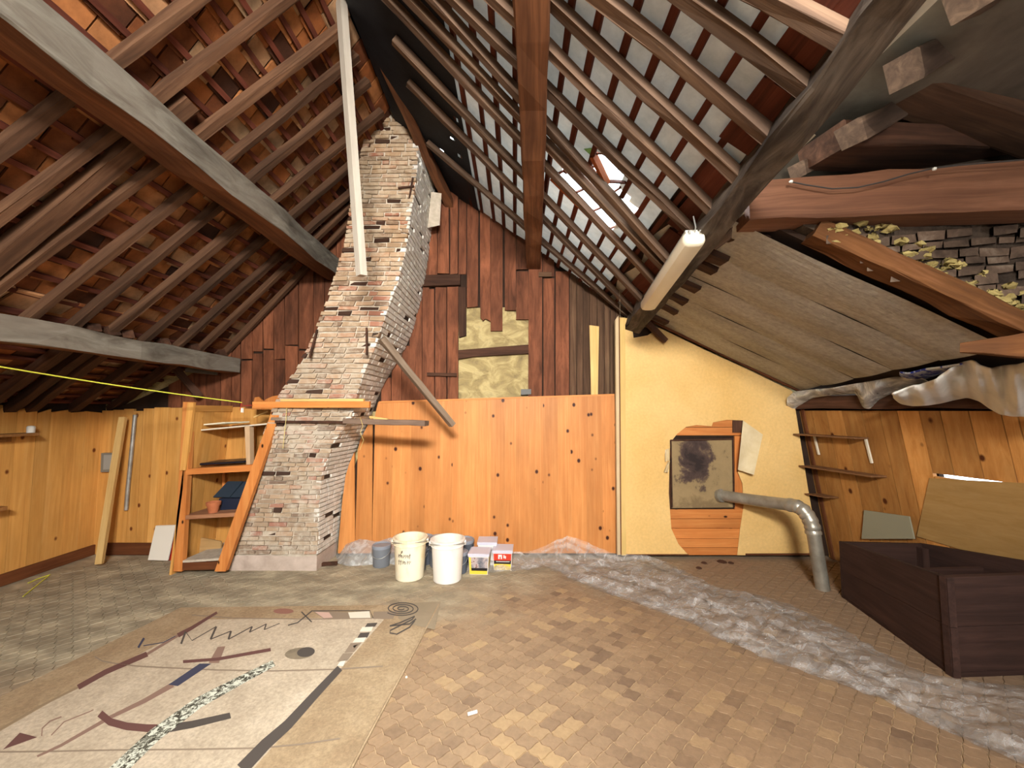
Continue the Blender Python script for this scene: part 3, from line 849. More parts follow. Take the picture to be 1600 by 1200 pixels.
# masonry infill below the tie beam with foam along the rafter
m_foam = mottled('yellow_foam', [(.3, '8a7846'), (.6, 'b8a468'), (.8, 'cfbc84')], 14, 6, .9, 1.0, .03)
mb = MB(); mb.prism([at(px, py, 2.06) for px, py in [(1255, 352), (1255, 330), (1900, 318), (1900, 640)]], (0, .08, 0))
wn = struct('wall_nook', mb, mottled('dark_rough_plaster', [(.3, '2e241c'), (.6, '54463a'), (.8, '6e6252')], 8, 6, .95, .8, .03))
m_dbrick = mottled('dim_brick', [(.3, '3e3026'), (.55, '5e4c3e'), (.75, '807060')], 12, rough=.95, bump=.5, var=.3)
yrow = 362; rowi = 0
while yrow < 500:
    h = random.choice([10, 12, 14]); x = 1290 + (rowi % 2) * 20 + max(0, (yrow - 365)) * 1.05
    while x < 1680:
        w = R(22, 48); tl_ = R(-.14, -.02)
        lim = 352 + (x + w * .5 - 1250) * .47
        if random.random() < .9 and yrow + h < lim + 12 and yrow > 352 - (x - 1255) * .03:
            mb = MB(); f = [(x, yrow + h + tl_ * (x - 1450)), (x + w, yrow + h + tl_ * (x + w - 1450)), (x + w, yrow + tl_ * (x + w - 1450)), (x, yrow + tl_ * (x - 1450))]
            pr = R(.0, .03)
            mb.hexa([at(p[0] + R(-1.5, 1.5), p[1] + R(-1.5, 1.5), 2.045 - pr) for p in f] + [at(p[0], p[1], 2.075) for p in f])
            obj('brick', mb, m_dbrick, wn)
        x += w + 3
    yrow += h + 3; rowi += 1
mb = MB()
for k in range(150):
    t = k / 149; px = 1290 + t * 330; py = 352 + (px - 1255) * .42 - R(-4, 20) * (1 if k % 3 else 2.6)
    s_ = R(.012, .032)
    b0 = len(mb.v); mb.lathe([(0.001, -s_ * .6), (s_, -s_ * .3), (s_ * .8, s_ * .3), (.001, s_ * .6)], at(px, py, 2.03 + R(-.01, .02)), n=7)
    for q in range(b0, len(mb.v)): mb.v[q] += V((R(-.012, .016), R(-.004, .004), R(-.010, .008)))
obj('foam', mb, m_foam, wn, smooth=True, kind='stuff')
# ================================================================== CHIMNEY
ROWS = [(885, 360, 495, 3.80, 525), (800, 378, 498, 3.78, 534), (740, 393, 503, 3.75, 545), (690, 408, 522, 3.70, 565), (650, 421, 550, 3.65, 580), (615, 437, 558, 3.60, 592),
        (587, 455, 567, 3.55, 603), (545, 480, 585, 3.45, 625), (490, 502, 603, 3.36, 645), (440, 520, 622, 3.36, 656), (385, 537, 635, 3.40, 666), (320, 547, 644, 3.45, 673),
        (260, 560, 652, 3.50, 680), (200, 571, 654, 3.52, 684), (120, 585, 660, 3.55, 690)]
SEC = []
for py, l, r, y, b in ROWS:
    A, B, Cc = at(l, py, y), at(r, py, y), at(b, py, 4.2)
    SEC.append(((A.z + B.z) / 2, A.x, B.x, y, Cc.x))
SEC[0] = (0.0,) + SEC[0][1:]
def sec(z):
    for s0, s1 in zip(SEC, SEC[1:]):
        if s0[0] <= z <= s1[0]:
            t = (z - s0[0]) / (s1[0] - s0[0]); t2 = t
            return [s0[i] + (s1[i] - s0[i]) * t2 for i in range(1, 5)]
    return list((SEC[0] if z < SEC[0][0] else SEC[-1])[1:])
def chim_mat():
    s = NT('lime_mortar'); v = s.vec(); n = s.noise(v, 14, 6, .7)
    s.bsdf(s.ramp(n, [(.3, 'a89c8a'), (.55, 'c4b8a6'), (.75, 'd6ccbc')]), .95, bump=n, bstr=.7, bdist=.01, spec=.1); return s.m
def brick_mat():
    s = NT('old_lime_washed_brick')
    c = s.ramp(s.attr('rnd').outputs['Fac'], [(0, '3a2a22'), (.05, '4a3830'), (.08, '7c695a'), (.3, '94806c'), (.55, 'a8947c'), (.78, 'b0957c'), (.92, 'a87e6a'), (1, '9c7060')])
    v = s.vec(); n = s.noise(v, 16, 6, .7, .3); n2 = s.noise(v, 2.2, 4, .6)
    w = s.maprange(s.math('ADD', n, s.math('MULTIPLY', s.math('SUBTRACT', n2, .5), .9)), .42, .66, 0, .8)
    keep = s.maprange(s.attr('rnd').outputs['Fac'], .06, .1, 0, 1)
    c = s.mix(s.math('MULTIPLY', w, keep), c, 'c4baaa')
    geo = s.n('ShaderNodeNewGeometry'); sx = s.n('ShaderNodeSeparateXYZ'); s.l(geo.outputs['Position'], sx.inputs[0])
    c = s.mix(s.maprange(sx.outputs[2], 1.2, 3.0, 0, .45), c, s.mix(1.0, c, 'e8c898', 'MULTIPLY'))
    s.bsdf(c, .92, bump=n, bstr=.6, bdist=.008, spec=.12); return s.m
m_lime, m_brick = chim_mat(), brick_mat()
m_wash = mottled('white_lime_wash', [(.3, '9a9488'), (.5, 'bcb7ac'), (.75, 'd2cec4')], 10, 6, .95, .8, .015)
chim = thing('chimney', (-2.0, 3.8, 0), 'crooked brick chimney with pale lime mortar leaning up from the floor to the roof', 'chimney')
mb = MB(); vs = []; zs = [k * .06 for k in range(73)]
for z in zs:
    l, r, y, b = sec(z); i = .012
    vs += [(l + i, y + i, z), (r - i, y + i, z), (b - i, 4.24, z), (l + .12, 4.24, z)]
fs = []
for k in range(len(zs) - 1):
    for q in range(4): fs.append((k * 4 + q, k * 4 + (q + 1) % 4, k * 4 + 4 + (q + 1) % 4, k * 4 + 4 + q))
fs.append(tuple(len(vs) - 4 + q for q in range(4)))
mb.add(vs, fs); obj('mortar_core', mb, m_lime, chim)
mb = MB()
l, r, y, b = sec(0.05)
P = []
for z in (0, .05, .10, .14):
    l, r, y, b = sec(z); j = lambda: R(-.008, .008)
    P.append([V((l - .006, y - .012 + j(), z)), V((l + .3, y - .014 + j(), z + j() * (z > 0))), V((l + .6, y - .014 + j(), z + j() * (z > 0))), V((r + .004, y - .012, z)), V(((r + b) / 2, y + .2, z)), V((b + .004, 4.19, z))])
mb.grid(P); obj('plinth', mb, mottled('pinkish_plaster', [(.3, 'a8978a'), (.7, 'c8b8ac')], 8, rough=.9), chim, smooth=True)
bricks = []
z = .15; course = 0; H = .043
while z < 4.2:
    h = H + R(-.003, .004); z1 = z + h - .010
    l0, r0, y0, b0 = sec(z); l1, r1, y1, b1 = sec(z1)
    if z > 3.4 and False: break
    u = -R(0, .14) if course % 2 else -R(0, .05)
    L = (r0 - l0)
    while u < L - .02:
        w = random.choice([.16, .16, .16, .08, .13]) * R(.9, 1.1)
        a, b = max(u, 0), min(u + w - .012, L)
        if b - a > .025:
            miss = random.random() < .03
            pr = -.012 if miss else R(-.002, .009)
            ta, tb = a / L, b / L
            j = lambda: R(-.0045, .0045)
            f = [(l0 + (r0 - l0) * ta + j(), y0 - pr + j() * .6, z + j()), (l0 + (r0 - l0) * tb + j(), y0 - pr + j() * .6, z + j()), (l1 + (r1 - l1) * tb + j(), y1 - pr + j() * .6, z1 + j()), (l1 + (r1 - l1) * ta + j(), y1 - pr + j() * .6, z1 + j())]
            bk = [(p[0], p[1] + .05, p[2]) for p in f]
            rnd = R(0, .05) if miss or random.random() < .03 else R(.08, 1)  # missing bricks are coloured dark for the shade inside the hole
            bricks.append((0, (V(f[0]) - C0).length / (b - a), f + bk, rnd))
        u += w
    # the side towards the middle of the loft
    dlen = 4.19 - y0; v = R(-.1, 0)
    while v < dlen - .03:
        w = random.choice([.16, .14, .09]); a, b = max(v, 0), min(v + w - .009, dlen)
        if b - a > .03:
            miss = random.random() < .05
            pr = -.008 if miss else R(.002, .006)
            j = lambda: R(-.002, .002)
            g = lambda t, rr, bb, yy: (rr + (bb - rr) * t + pr + j(), yy + (4.19 - yy) * t + j())
            ta, tb = a / dlen, b / dlen
            p = [g(ta, r0, b0, y0) + (z + j(),), g(tb, r0, b0, y0) + (z + j(),), g(tb, r1, b1, y1) + (z1 + j(),), g(ta, r1, b1, y1) + (z1 + j(),)]
            bk = [(q[0] - .05, q[1], q[2]) for q in p]
            bricks.append((1, 99, p + bk, R(0, .04) if miss else R(.1, .8)))  # dark colour stands in for shaded holes on this side too
        v += w
    z += h; course += 1
bricks.sort(key=lambda t: (t[0], t[1]))
fb = MB(); sb = MB()
for n, (side, d, c8, rnd) in enumerate(bricks):
    if n < 300:
        mb = MB(); mb.hexa(c8, rnd=rnd); obj('brick', mb, m_brick, chim)
    elif side == 0: fb.hexa(c8, rnd=rnd)
    else: sb.hexa(c8, rnd=rnd)
if fb.v: obj('brick', fb, m_brick, chim, kind='stuff')
sm = NT('washed_lit_side_brick'); _v = sm.vec(); _n = sm.noise(_v, 12, 6, .7); 
_c = sm.mix(sm.maprange(sm.attr('rnd').outputs['Fac'], .05, .09, 0, 1), '40342c', sm.ramp(_n, [(.3, 'b4aea6'), (.5, 'cdc8be'), (.75, 'e2ded6')]))  # whitewash, painted lighter still for the skylight falling on this side
sm.bsdf(_c, .95, bump=_n, bstr=.7, bdist=.01, spec=.1)
obj('brick', sb, sm.m, chim, kind='stuff')
mb = MB(); mb.hexa([at(px, py, 4.0) for px, py in [(668, 356), (687, 352), (690, 302), (674, 300)]] + [at(px, py, 4.2) for px, py in [(668, 356), (687, 352), (690, 302), (674, 300)]], rnd=.4); obj('corbel', mb, m_lime, chim)
m_iron = mottled('rusty_iron', [(.3, '2e2018'), (.7, '5a3a2a')], 20, rough=.8, metallic=.3)
for a, b, y in (((496, 515), (484, 559), 3.40), ((573, 512), (573, 555), 3.39), ((645, 278), (639, 315), 3.46)):
    mb = MB(); mb.beam(at(*a, y), at(*b, y), .014, .018, up=(0, 1, 0), seg=3, jit=.001); obj('iron_anchor', mb, m_iron, chim)
mb = MB(); mb.beam(at(622, 294, 3.45), at(647, 291, 3.45), .014, .014); obj('iron_anchor', mb, m_iron, chim)
mb = MB(); mb.beam(at(430, 659, 3.635), at(548, 660, 3.62), .012, .022, seg=4, jit=.001); obj('iron_strap', mb, m_iron, chim)

# ================================================================== TIMBERS
def timber(name, p0, p1, w, h, mat, label, cat='beam', up=(0, 0, 1), seg=14, jit=.008, cham=.08, **k):
    mb = MB(); mb.beam(p0, p1, w, h, up=up, seg=seg, jit=jit, cham=cham, **k)
    return obj(name, mb, mat, label=label, cat=cat)
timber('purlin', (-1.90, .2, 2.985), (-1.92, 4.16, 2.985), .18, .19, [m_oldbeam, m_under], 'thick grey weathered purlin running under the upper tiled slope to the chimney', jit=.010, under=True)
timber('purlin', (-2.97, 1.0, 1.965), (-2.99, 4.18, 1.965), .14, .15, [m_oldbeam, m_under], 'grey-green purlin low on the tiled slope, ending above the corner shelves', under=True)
timber('strut', at(266, 566, 3.95), at(312, 620, 4.12), .07, .07, m_darkwood, 'short slanting grey brace below the end of the low purlin', seg=3, jit=.004)
timber('cleat', at(290, 578, 4.0), at(340, 583, 4.14), .05, .04, m_oldbeam, 'short grey stick tucked under the end of the low purlin', seg=3, jit=.003)
timber('ridge_beam', at(556, -10, 2.50), at(704, 322, 4.25), .085, .10, wood('red_brown_ridge_wood', [(.2, '4a2c1a'), (.5, '6e452a'), (.8, '8a5e3c')], mott=.45, var=.1, rough=.85), 'red-brown ridge beam passing the chimney top in front of dark boarding', jit=.008)
timber('purlin', at(832, -40, 1.47), at(834, 408, 4.2), .15, .18, wood('warm_purlin', [(.2, '4a2e1e'), (.5, '70482e'), (.8, '946442')], mott=.4, var=.1, rough=.8), 'brown purlin overhead with a split face, beside the glass tiles', jit=.006)
PAe = V((1.262, 4.14, 2.425))
timber('purlin', PAe, PB, .17, .22, wood('broken_grey_timber', [(.2, '241c16'), (.42, '4a4038'), (.6, '6a5f54'), (.82, '8e8274')], grain=(3, 14, 14), mott=.65, var=.1, rough=.9, bump=.9), 'massive rough grey purlin with a fluorescent lamp fixed below it', jit=.012, up=(.3, 0, 1), w1=.085, h1=.09, seg=20)
timber('tie_beam', at(1160, 325, 2.09), at(1720, 293, 1.90), .16, .205, wood('red_brown_tie_beam', [(.2, '4f3022'), (.5, '704a34'), (.8, '8a6048')], mott=.3, var=.1, rough=.75), 'level reddish-brown tie beam above the nook with a thin cable along it', seg=10, jit=.005, h1=.26, cham=.08)
timber('rafter_timber', at(1268, 362, 2.08), at(1690, 556, 1.93), .12, .10, wood('brown_truss_wood', [(.2, '3a2014'), (.5, '66401f'), (.8, '86583a')], mott=.5, var=.1, rough=.85), 'dark brown sloping timber between grey insulation boards and broken masonry', seg=10, jit=.008)
timber('timber_stump', at(1500, 543, 2.06), at(1760, 535, 1.7), .03, .05, wood('warm_stump_wood', [(.2, '50301a'), (.5, '704624'), (.8, '8a5c32')], mott=.5, var=.1), 'pointed orange-brown timber end above the white quilt', seg=6, jit=.004, w1=.14, h1=.20)
timber('plank_scrap', at(1105, 362, 2.35), at(1290, 350, 2.12), .05, .13, m_darkwood, 'dark splintered plank under the end of the tie beam', seg=8, jit=.012)
timber('knee_brace', at(1108, 378, 2.3), at(1190, 308, 2.15), .09, .09, m_rafter_r, 'stubby broken brace between the tie beam and the rough purlin', seg=4, jit=.014)
timber('hanging_strut', at(531, -30, 2.46), at(565, 431, 2.62), .058, .05, m_pale, 'pale planed lath hanging from the roof in front of the chimney', cat='lath', seg=1, jit=0, cham=0)
timber('leaning_brace', at(596, 529, 3.26), at(707, 664, 3.70), .062, .05, wood('grey_brown_brace', [(.2, '5a4a3c'), (.5, '7d6a58'), (.8, '988674')], mott=.3, var=.05), 'grey-brown slanting timber reaching down from the chimney across the pine panelling', seg=6, jit=.003, cham=.1)
timber('ledge_plank', at(541, 658, 3.52), at(667, 661, 3.40), .10, .045, wood('grey_ledge', [(.2, '4a3a30'), (.5, '6e5a4c'), (.8, '8a7666')], mott=.4, var=.05), 'short grey-brown plank sticking out of the chimney to the pine panelling', seg=5, jit=.003, cham=.1)
mb = MB(); mb.beam(at(578, 651.5, 3.47), at(606, 655.5, 3.44), .02, .018); obj('stick', mb, m_stick, label='short light stick lying on the grey ledge plank', cat='stick')
t = thing('rail', at(400, 638, 3.5), 'orange pine rail across the front of the chimney with a lighter strip on top', 'rail')
mb = MB(); mb.beam(at(396, 632.5, 3.64), at(578, 632, 3.53), .03, .055, seg=2); obj('board', mb, m_pine_o, t)
mb = MB(); mb.beam(at(440, 625.4, 3.62), at(569, 625, 3.54), .035, .022, seg=2); obj('strip', mb, m_stick, t, label='pale yellow strip lying along the rail')

# ================================================================== CORNER SHELVES
sh = thing('corner_shelf', (-3.1, 3.7, 0), 'tall open pine shelving with a slanting stile between the corner and the chimney', 'shelves')
YF = 3.69
def part(name, mb, mat, par=sh, **k): return obj(name, mb, mat, par, **k)
def pxprism(poly, Y, th, grain=(0, 0, 1)):
    mb = MB(); mb.prism([at(px, py, Y) for px, py in poly], (0, th, 0), grain=grain); return mb
part('post', pxprism([(271, 893), (284, 893), (300, 628), (286, 628)], YF, .05), m_pine_o)
part('post', pxprism([(281, 735), (290, 735), (302, 629), (293, 629)], YF - .015, .03), m_pine_y)
part('slanting_stile', pxprism([(335, 893), (352, 893), (440, 638), (426, 638)], YF - .03, .045), m_pine_o)
for i, (a, b) in enumerate(((0, .13), (.13, .27), (.27, .40), (.40, .5))):
    mb = MB(); xb, xt = -3.14, -3.02
    mb.hexa([(xb + dx, YF + .03 + a, 0.0) if k == 0 else None for dx in (0,) for k in (0,)] * 0 + [(xb + dx, YF + y, 0) if zt == 0 else (xt + dx, YF + y, 1.51) for dx in (0.022, 0) for y, zt in ((a, 0), (b - .003, 0), (b - .003, 1), (a, 1))], grain=(0, 0, 1))
    part('side_board', mb, m_pine_y)
mb = MB(); mb.beam((-3.01, YF + .02, 1.51), (-3.0, YF + .5, 1.51), .03, .06); part('top_rail', mb, m_pine_y)
def shelf(pyl, xl, pyr, xr, th, mat, y1=4.19, name='shelf', yf=YF + .004, label=None):
    A, B = at(xl, pyl, yf), at(xr, pyr, yf); mb = MB(); B.x = min(B.x, sec(B.z)[0] - .006)
    ds = (y1 - yf)
    mb.hexa([A + V((0, 0, -th)), B + V((0, 0, -th)), B, A] + [A + V((.02, ds, -th)), B + V((0, ds, -th)), B + V((0, ds, 0)), A + V((.02, ds, 0))], grain=(1, 0, 0))
    return part(name, mb, mat, label=label)
shelf(734, 287, 727, 400, .028, m_pine_o); part('shelf_rail', pxprism([(290, 742), (397, 736), (400, 726), (290, 733)], YF - .004, .03, (1, 0, 0)), m_pine_o)
shelf(806, 284, 801, 374, .035, wood('worn_shelf', [(.2, '8a5a3c'), (.5, 'a07050'), (.8, 'b08262')], mott=.2, var=.05))
shelf(876, 283, 872, 345, .02, m_lime, name='shelf_bottom', label='dusty grey bottom shelf'); part('kick_board', pxprism([(283, 891), (338, 890), (341, 878), (283, 879)], YF + .004, .02, (1, 0, 0)), m_base)
m_offw = plain('off_white_board', 'd8d0bc', .6)
shelf(671, 314, 661, 420, .012, m_offw, name='thin_shelf', yf=YF + .1, label='thin off-white shelf near the top')
part('divider', pxprism([(385, 728), (390.5, 728), (390, 664), (382, 664)], YF + .1, .06), wood('greyish_pine', [(.2, 'b89470'), (.5, 'c8a884'), (.8, 'd4b896')], mott=.15, var=.05))
part('divider', pxprism([(348, 801), (352, 801), (351, 740), (347, 740)], YF + .42, .03), m_pine_o)
mb = pxprism([(393, 640), (428, 640), (440, 622), (441, 617), (433, 618), (426, 619), (415, 624), (412, 627), (408, 624), (404, 620), (398, 621)], YF + .3, .02); part('jagged_board', mb, m_pine_o)
mb = MB(); mb.beam(at(397, 652, YF + .25), at(418, 643, YF + .25), .015, .012); part('stick', mb, m_stick)
part('lower_board', pxprism([(296, 878), (345, 878), (345, 846), (300, 838), (296, 844)], YF + .3, .015, (1, 0, 0)), wood('tan_board', [(.2, '9a7a50'), (.5, 'b08e5e'), (.8, 'bc9a6a')], mott=.15, var=.05))
# on the shelves
m_dark = plain('dark_blue_plastic', '2c3844', .5); m_dark2 = plain('navy_plastic', '20283a', .45)
tb = thing('toolbox', at(352, 802, YF + .2), 'dark slate-blue toolbox with a hinged lid on the middle shelf', 'toolbox')
def zrow(px0, px1, py, y): return at(px0, py, y), at(px1, py, y)
zz = at(350, 804, YF + .2).z + .004
a0 = at(345, 802, YF + .16); a1 = at(385, 802, YF + .16)
mb = MB(); mb.hexa([(a0.x, YF + .16, zz + .0), (a1.x, YF + .16, zz), (a1.x + .01, YF + .14, zz + .16), (a0.x - .01, YF + .14, zz + .16), (a0.x, YF + .38, zz), (a1.x, YF + .38, zz), (a1.x + .01, YF + .38, zz + .16), (a0.x - .01, YF + .38, zz + .16)]); obj('case', mb, m_dark2, tb)
for k in range(2):
    x0, x1 = (-2.72, -2.575) if k == 0 else (-2.565, -2.40); b0 = a0.x - .10 + k * .17
    mb = MB(); mb.hexa([(b0, YF + .18, zz + .165), (b0 + .16, YF + .18, zz + .165), (b0 + .18, YF + .33, zz + .29), (b0 + .03, YF + .33, zz + .29), (b0, YF + .20, zz + .155), (b0 + .16, YF + .20, zz + .155), (b0 + .18, YF + .36, zz + .28), (b0 + .03, YF + .36, zz + .28)]); obj('lid', mb, m_dark, tb)
p = thing('flower_pot', at(332, 803, YF + .07), 'small terracotta flower pot on the middle shelf in front of the toolbox', 'pot')
m_terra = mottled('terracotta', [(.3, 'a05a38'), (.7, 'b8704a')], 12, rough=.85)
c = V((at(333, 803, YF + .07).x, YF + .07, at(333, 804, YF + .07).z + .012))
mb = MB(); mb.lathe([(.001, 0), (.036, 0), (.052, .085), (.047, .085), (.034, .01), (.001, .01)], c, 20); obj('body', mb, m_terra, p, smooth=True)
mb = MB(); mb.lathe([(.050, .075), (.058, .075), (.060, .105), (.054, .105), (.048, .085)], c, 20); obj('rim', mb, m_terra, p, smooth=True)
mb = MB(); A, B = at(312, 727, YF + .12), at(381, 723, YF + .12)
mb.hexa([A, B, B + V((0, 0, .018)), A + V((0, 0, .018))] + [q + V((.01, .25, dz)) for q, dz in ((A, 0), (B, 0), (B, .022), (A, .022))]); obj('tray', mb, plain('black_tray', '1a1a22', .4), label='flat black tray lying on the upper pine shelf', cat='tray')
mb = MB(); A, B = at(318, 664.5, YF + .14), at(350, 661.5, YF + .14); mb.hexa([A, B, B + V((0, 0, .012)), A + V((0, 0, .012))] + [q + V((.06, .28, 0)) for q in (A, B, B + V((0, 0, .012)), A + V((0, 0, .012)))]); obj('cream_board', mb, plain('cream_panel', 'e0dcc4', .6), label='cream board lying on the thin top shelf', cat='board')

# ================================================================== LEFT SIDE
m_shelfw = wood('brown_wall_shelf', [(.2, '7a5028'), (.5, '946638'), (.8, 'a87a48')], mott=.25, var=.1)
def wall_shelf_l(pxr, pyr, z, y0, dep, th, label):
    t = thing('wall_shelf', (XL + .1, 3.4, z), label, 'shelf')
    y1 = onz(pxr, pyr, z).y if abs(z - CAM_Z) > .05 else 3.6
    mb = MB(); mb.hexa([(XL + .001, y0, z - th), (XL + dep, y0, z - th), (XL + dep, y0, z), (XL + .001, y0, z), (XL + .001, y1, z - th), (XL + dep, y1 - .02, z - th), (XL + dep, y1 - .02, z), (XL + .001, y1, z)], grain=(0, 1, 0)); obj('board', mb, m_shelfw, t)
    mb = MB(); mb.hexa([(XL + .001, y0, z - th - .05), (XL + .025, y0, z - th - .05), (XL + .025, y0, z - th), (XL + .001, y0, z - th), (XL + .001, y1 - .1, z - th - .05), (XL + .025, y1 - .1, z - th - .05), (XL + .025, y1 - .1, z - th), (XL + .001, y1 - .1, z - th)], grain=(0, 1, 0)); obj('cleat', mb, m_shelfw, t)
wall_shelf_l(78, 676, 1.295, 2.6, .17, .022, 'upper plank shelf on the yellow pine wall under the low eaves')
wall_shelf_l(75, 790, .70, 2.6, .17, .03, 'lower plank shelf on the yellow pine wall under the low eaves')
c = onz(48, 675, 1.296); mb = MB(); mb.lathe([(.001, 0), (.026, 0), (.028, .05), (.02, .06), (.001, .062)], (XL + .1, onx(48, 675, XL + .1).y, 1.296), 14); obj('white_cup', mb, plain('white_plastic', 'dcdad2', .5), smooth=True, label='small white cup standing on the upper wall shelf', cat='cup')
timber('leaning_pole', at(155, 881, 3.88), at(192, 652, 4.08), .055, .04, wood('pale_pole', [(.2, 'b08c54'), (.5, 'c8a468'), (.8, 'd6b67c')], mott=.15, var=.05), 'long pale square batten leaning in the corner of the pine walls', cat='batten', seg=4, jit=.002, cham=0)
m_galv = mottled('dull_galvanised_steel', [(.3, '8c8c88'), (.7, 'b4b4ae')], 9, rough=.45, metallic=.6)
mb = MB(); mb.tube([at(211, 648, 4.17), at(206, 700, 4.17), at(200, 760, 4.17), at(197, 797, 4.17)], .018, 10); obj('conduit', mb, m_galv, smooth=True, label='thin grey metal pipe running down the pine wall', cat='pipe')
t = thing('meter_box', at(168, 736, 4.18), 'small grey box fixed to the pine wall behind the leaning batten', 'box')
part('case', pxprism([(157, 738), (179, 737), (179, 708), (158, 708)], 4.15, .045), plain('grey_box', '7c7a70', .6), t)
part('cover', pxprism([(161, 734), (177, 733), (177, 711), (162, 711)], 4.143, .008), plain('grey_cover', '9a9a94', .5), t)
mb = MB(); P4 = [at(231, 875, 4.0), at(262, 876, 4.0), at(274, 821, 4.12), at(243, 822, 4.12)]
mb.prism(P4, V((0, .012, .004))); obj('white_board', mb, plain('chalk_white', 'ddd8cc', .7), label='white board leaning on the pine wall beside the shelving', cat='board')
mb = MB(); P4 = [at(261, 876, 4.04), at(276, 878, 4.04), at(279, 834, 4.13), at(270, 834, 4.13)]; mb.prism(P4, V((0, .02, .005))); obj('red_panel', mb, plain('red_paint', 'a82818', .5), label='red panel half hidden behind the shelving post', cat='panel')

# ================================================================== NOOK
hp_ = thing('soot_plate', at(1098, 740, 4.13), 'sooty rusted metal plate with dark stains set in the torn opening of the yellow wall', 'plate')
def soot():
    s = NT('sooty_plate'); v = s.vec(); n = s.noise(v, 9, 8, .7, .6); n2 = s.noise(v, 4.0, 5, .6, .4)
    cc = at(1092, 722, YY)
    mp = s.n('ShaderNodeMapping'); mp.vector_type = 'POINT'; mp.inputs['Location'].default_value = (-cc.x * 2.4, 0, -cc.z * 2.2); mp.inputs['Scale'].default_value = (2.4, 0, 2.2)
    geo = s.n('ShaderNodeNewGeometry'); s.l(geo.outputs['Position'], mp.inputs[0]); ln = s.n('ShaderNodeVectorMath', operation='LENGTH'); s.l(mp.outputs[0], ln.inputs[0])
    q = s.math('ADD', s.math('MULTIPLY', ln.outputs['Value'], .42), s.math('ADD', s.math('MULTIPLY', n2, .75), s.math('MULTIPLY', n, .35)))
    s.bsdf(s.ramp(q, [(.58, '2c2220'), (.70, '4a3a34'), (.745, '6a5844'), (.77, '8a7654'), (.9, '947e5a'), (1, '7a6648')]), .8, bump=n, bstr=.5, bdist=.006); return s.m
mb = pxprism([(1049, 794), (1147, 793), (1145, 686), (1048, 688)], YY - .004, .014); obj('plate', mb, soot(), hp_)
mb = MB()
for a, b in (((1050, 793), (1048, 688)), ((1048, 688), (1145, 686)), ((1145, 686), (1147, 793))):
    mb.beam(at(*a, YY - .012), at(*b, YY - .012), .014, .012, up=(0, 1, 0))
obj('rim', mb, m_iron, hp_)
fp = thing('flue_pipe', at(1283, 908, 3.44), 'silvery bent flue pipe leading from the sooty plate down to the floor', 'pipe')
m_zinc = mottled('scuffed_zinc_pipe', [(.3, '8a8578'), (.6, 'aaa598'), (.8, 'c4c0b4')], 8, rough=.38, metallic=.6, bump=.1)
pth = [at(1126, 774, 4.14), at(1160, 779, 3.98), at(1200, 784.5, 3.78), at(1232, 788.5, 3.62)]
mb = MB(); mb.tube(pth, .054, 20); obj('horizontal_pipe', mb, m_zinc, fp, smooth=True)
el = [at(1230, 788, 3.63), at(1245, 791, 3.56), at(1256, 798, 3.51), at(1264, 809, 3.48), at(1269, 822, 3.46), at(1271, 834, 3.455)]
fine = []
for a, b in zip(el, el[1:]):
    for k in range(4): fine.append(a.lerp(b, k / 4))
fine.append(el[-1])
mb = MB(); mb.tube(fine, .06, 20, radii=[.061 if k % 3 else .055 for k in range(len(fine))]); obj('ribbed_elbow', mb, m_zinc, fp, smooth=True)
b0 = at(1271, 832, 3.455); b1 = V((b0.x + .045, 3.44, .0))
mb = MB(); mb.tube([b0, b0.lerp(b1, .5), b1], .052, 20); obj('down_pipe', mb, m_zinc, fp, smooth=True)
mb = MB(); mb.tube([at(1124, 774, 4.128), at(1128, 774.3, 4.10)], .066, 20); obj('collar', mb, m_zinc, fp, smooth=True)

m_boxw = wood('dark_stained_box_wood', [(.2, '281914'), (.5, '38251f'), (.8, '4a332a')], mott=.35, var=.12, rough=.8)
bx = thing('wooden_box', (2.5, 2.6, 0), 'large dark brown open wooden box on the floor by the flue pipe', 'box')
B_ = {'a': V((2.454, 2.337, 0)), 'b': V((2.62, 3.30, 0)), 'c': V((3.24, 3.26, 0)), 'd': V((3.40, 2.39, 0))}
HB = {'a': .546, 'b': .44, 'c': .44, 'd': .555}
def wallp(k0, k1, nb=2, th=.035):
    a, b = B_[k0], B_[k1]; d = (b - a).normalized(); n = V((-d.y, d.x, 0)); cen = (B_['a'] + B_['c']) / 2
    if n.dot(cen - a) < 0: n = -n
    for i in range(nb):
        f = lambda k, t: HB[k] * t
        t0, t1 = i / nb + (.006 if i else 0), (i + 1) / nb
        mb = MB(); up = V((0, 0, 1)); j = n * R(0, .006)
        q = [a + up * f(k0, t0), b + up * f(k1, t0), b + up * f(k1, t1), a + up * f(k0, t1)]
        mb.hexa([p + j for p in q] + [p + n * th + j for p in q], grain=d)
        obj('side_board', mb, m_boxw, bx)
wallp('a', 'b'); wallp('b', 'c'); wallp('c', 'd'); wallp('d', 'a')
mb = MB(); mb.prism([B_[k] + V((0, 0, .01)) for k in 'abcd'], (0, 0, .02)); obj('bottom', mb, m_boxw, bx)
for k in 'abcd':
    c = (B_['a'] + B_['c']) / 2; p = B_[k] + (c - B_[k]).normalized() * .075
    mb = MB(); mb.beam(p, p + V((0, 0, HB[k] - .02)), .05, .05, up=(1, 0, 0)); obj('corner_post', mb, m_boxw, bx)
q0 = B_['a'].lerp(B_['b'], .55) + V((.03, 0, 0)); q1 = B_['d'].lerp(B_['c'], .55) - V((.03, 0, 0))
mb = MB(); mb.hexa([q0 + V((0, 0, .03)), q1 + V((0, 0, .03)), q1 + V((0, 0, .40)), q0 + V((0, 0, .38))] + [p + V((0, .025, 0)) for p in (q0 + V((0, 0, .03)), q1 + V((0, 0, .03)), q1 + V((0, 0, .40)), q0 + V((0, 0, .38)))], grain=(1, 0, 0)); obj('partition', mb, m_boxw, bx)

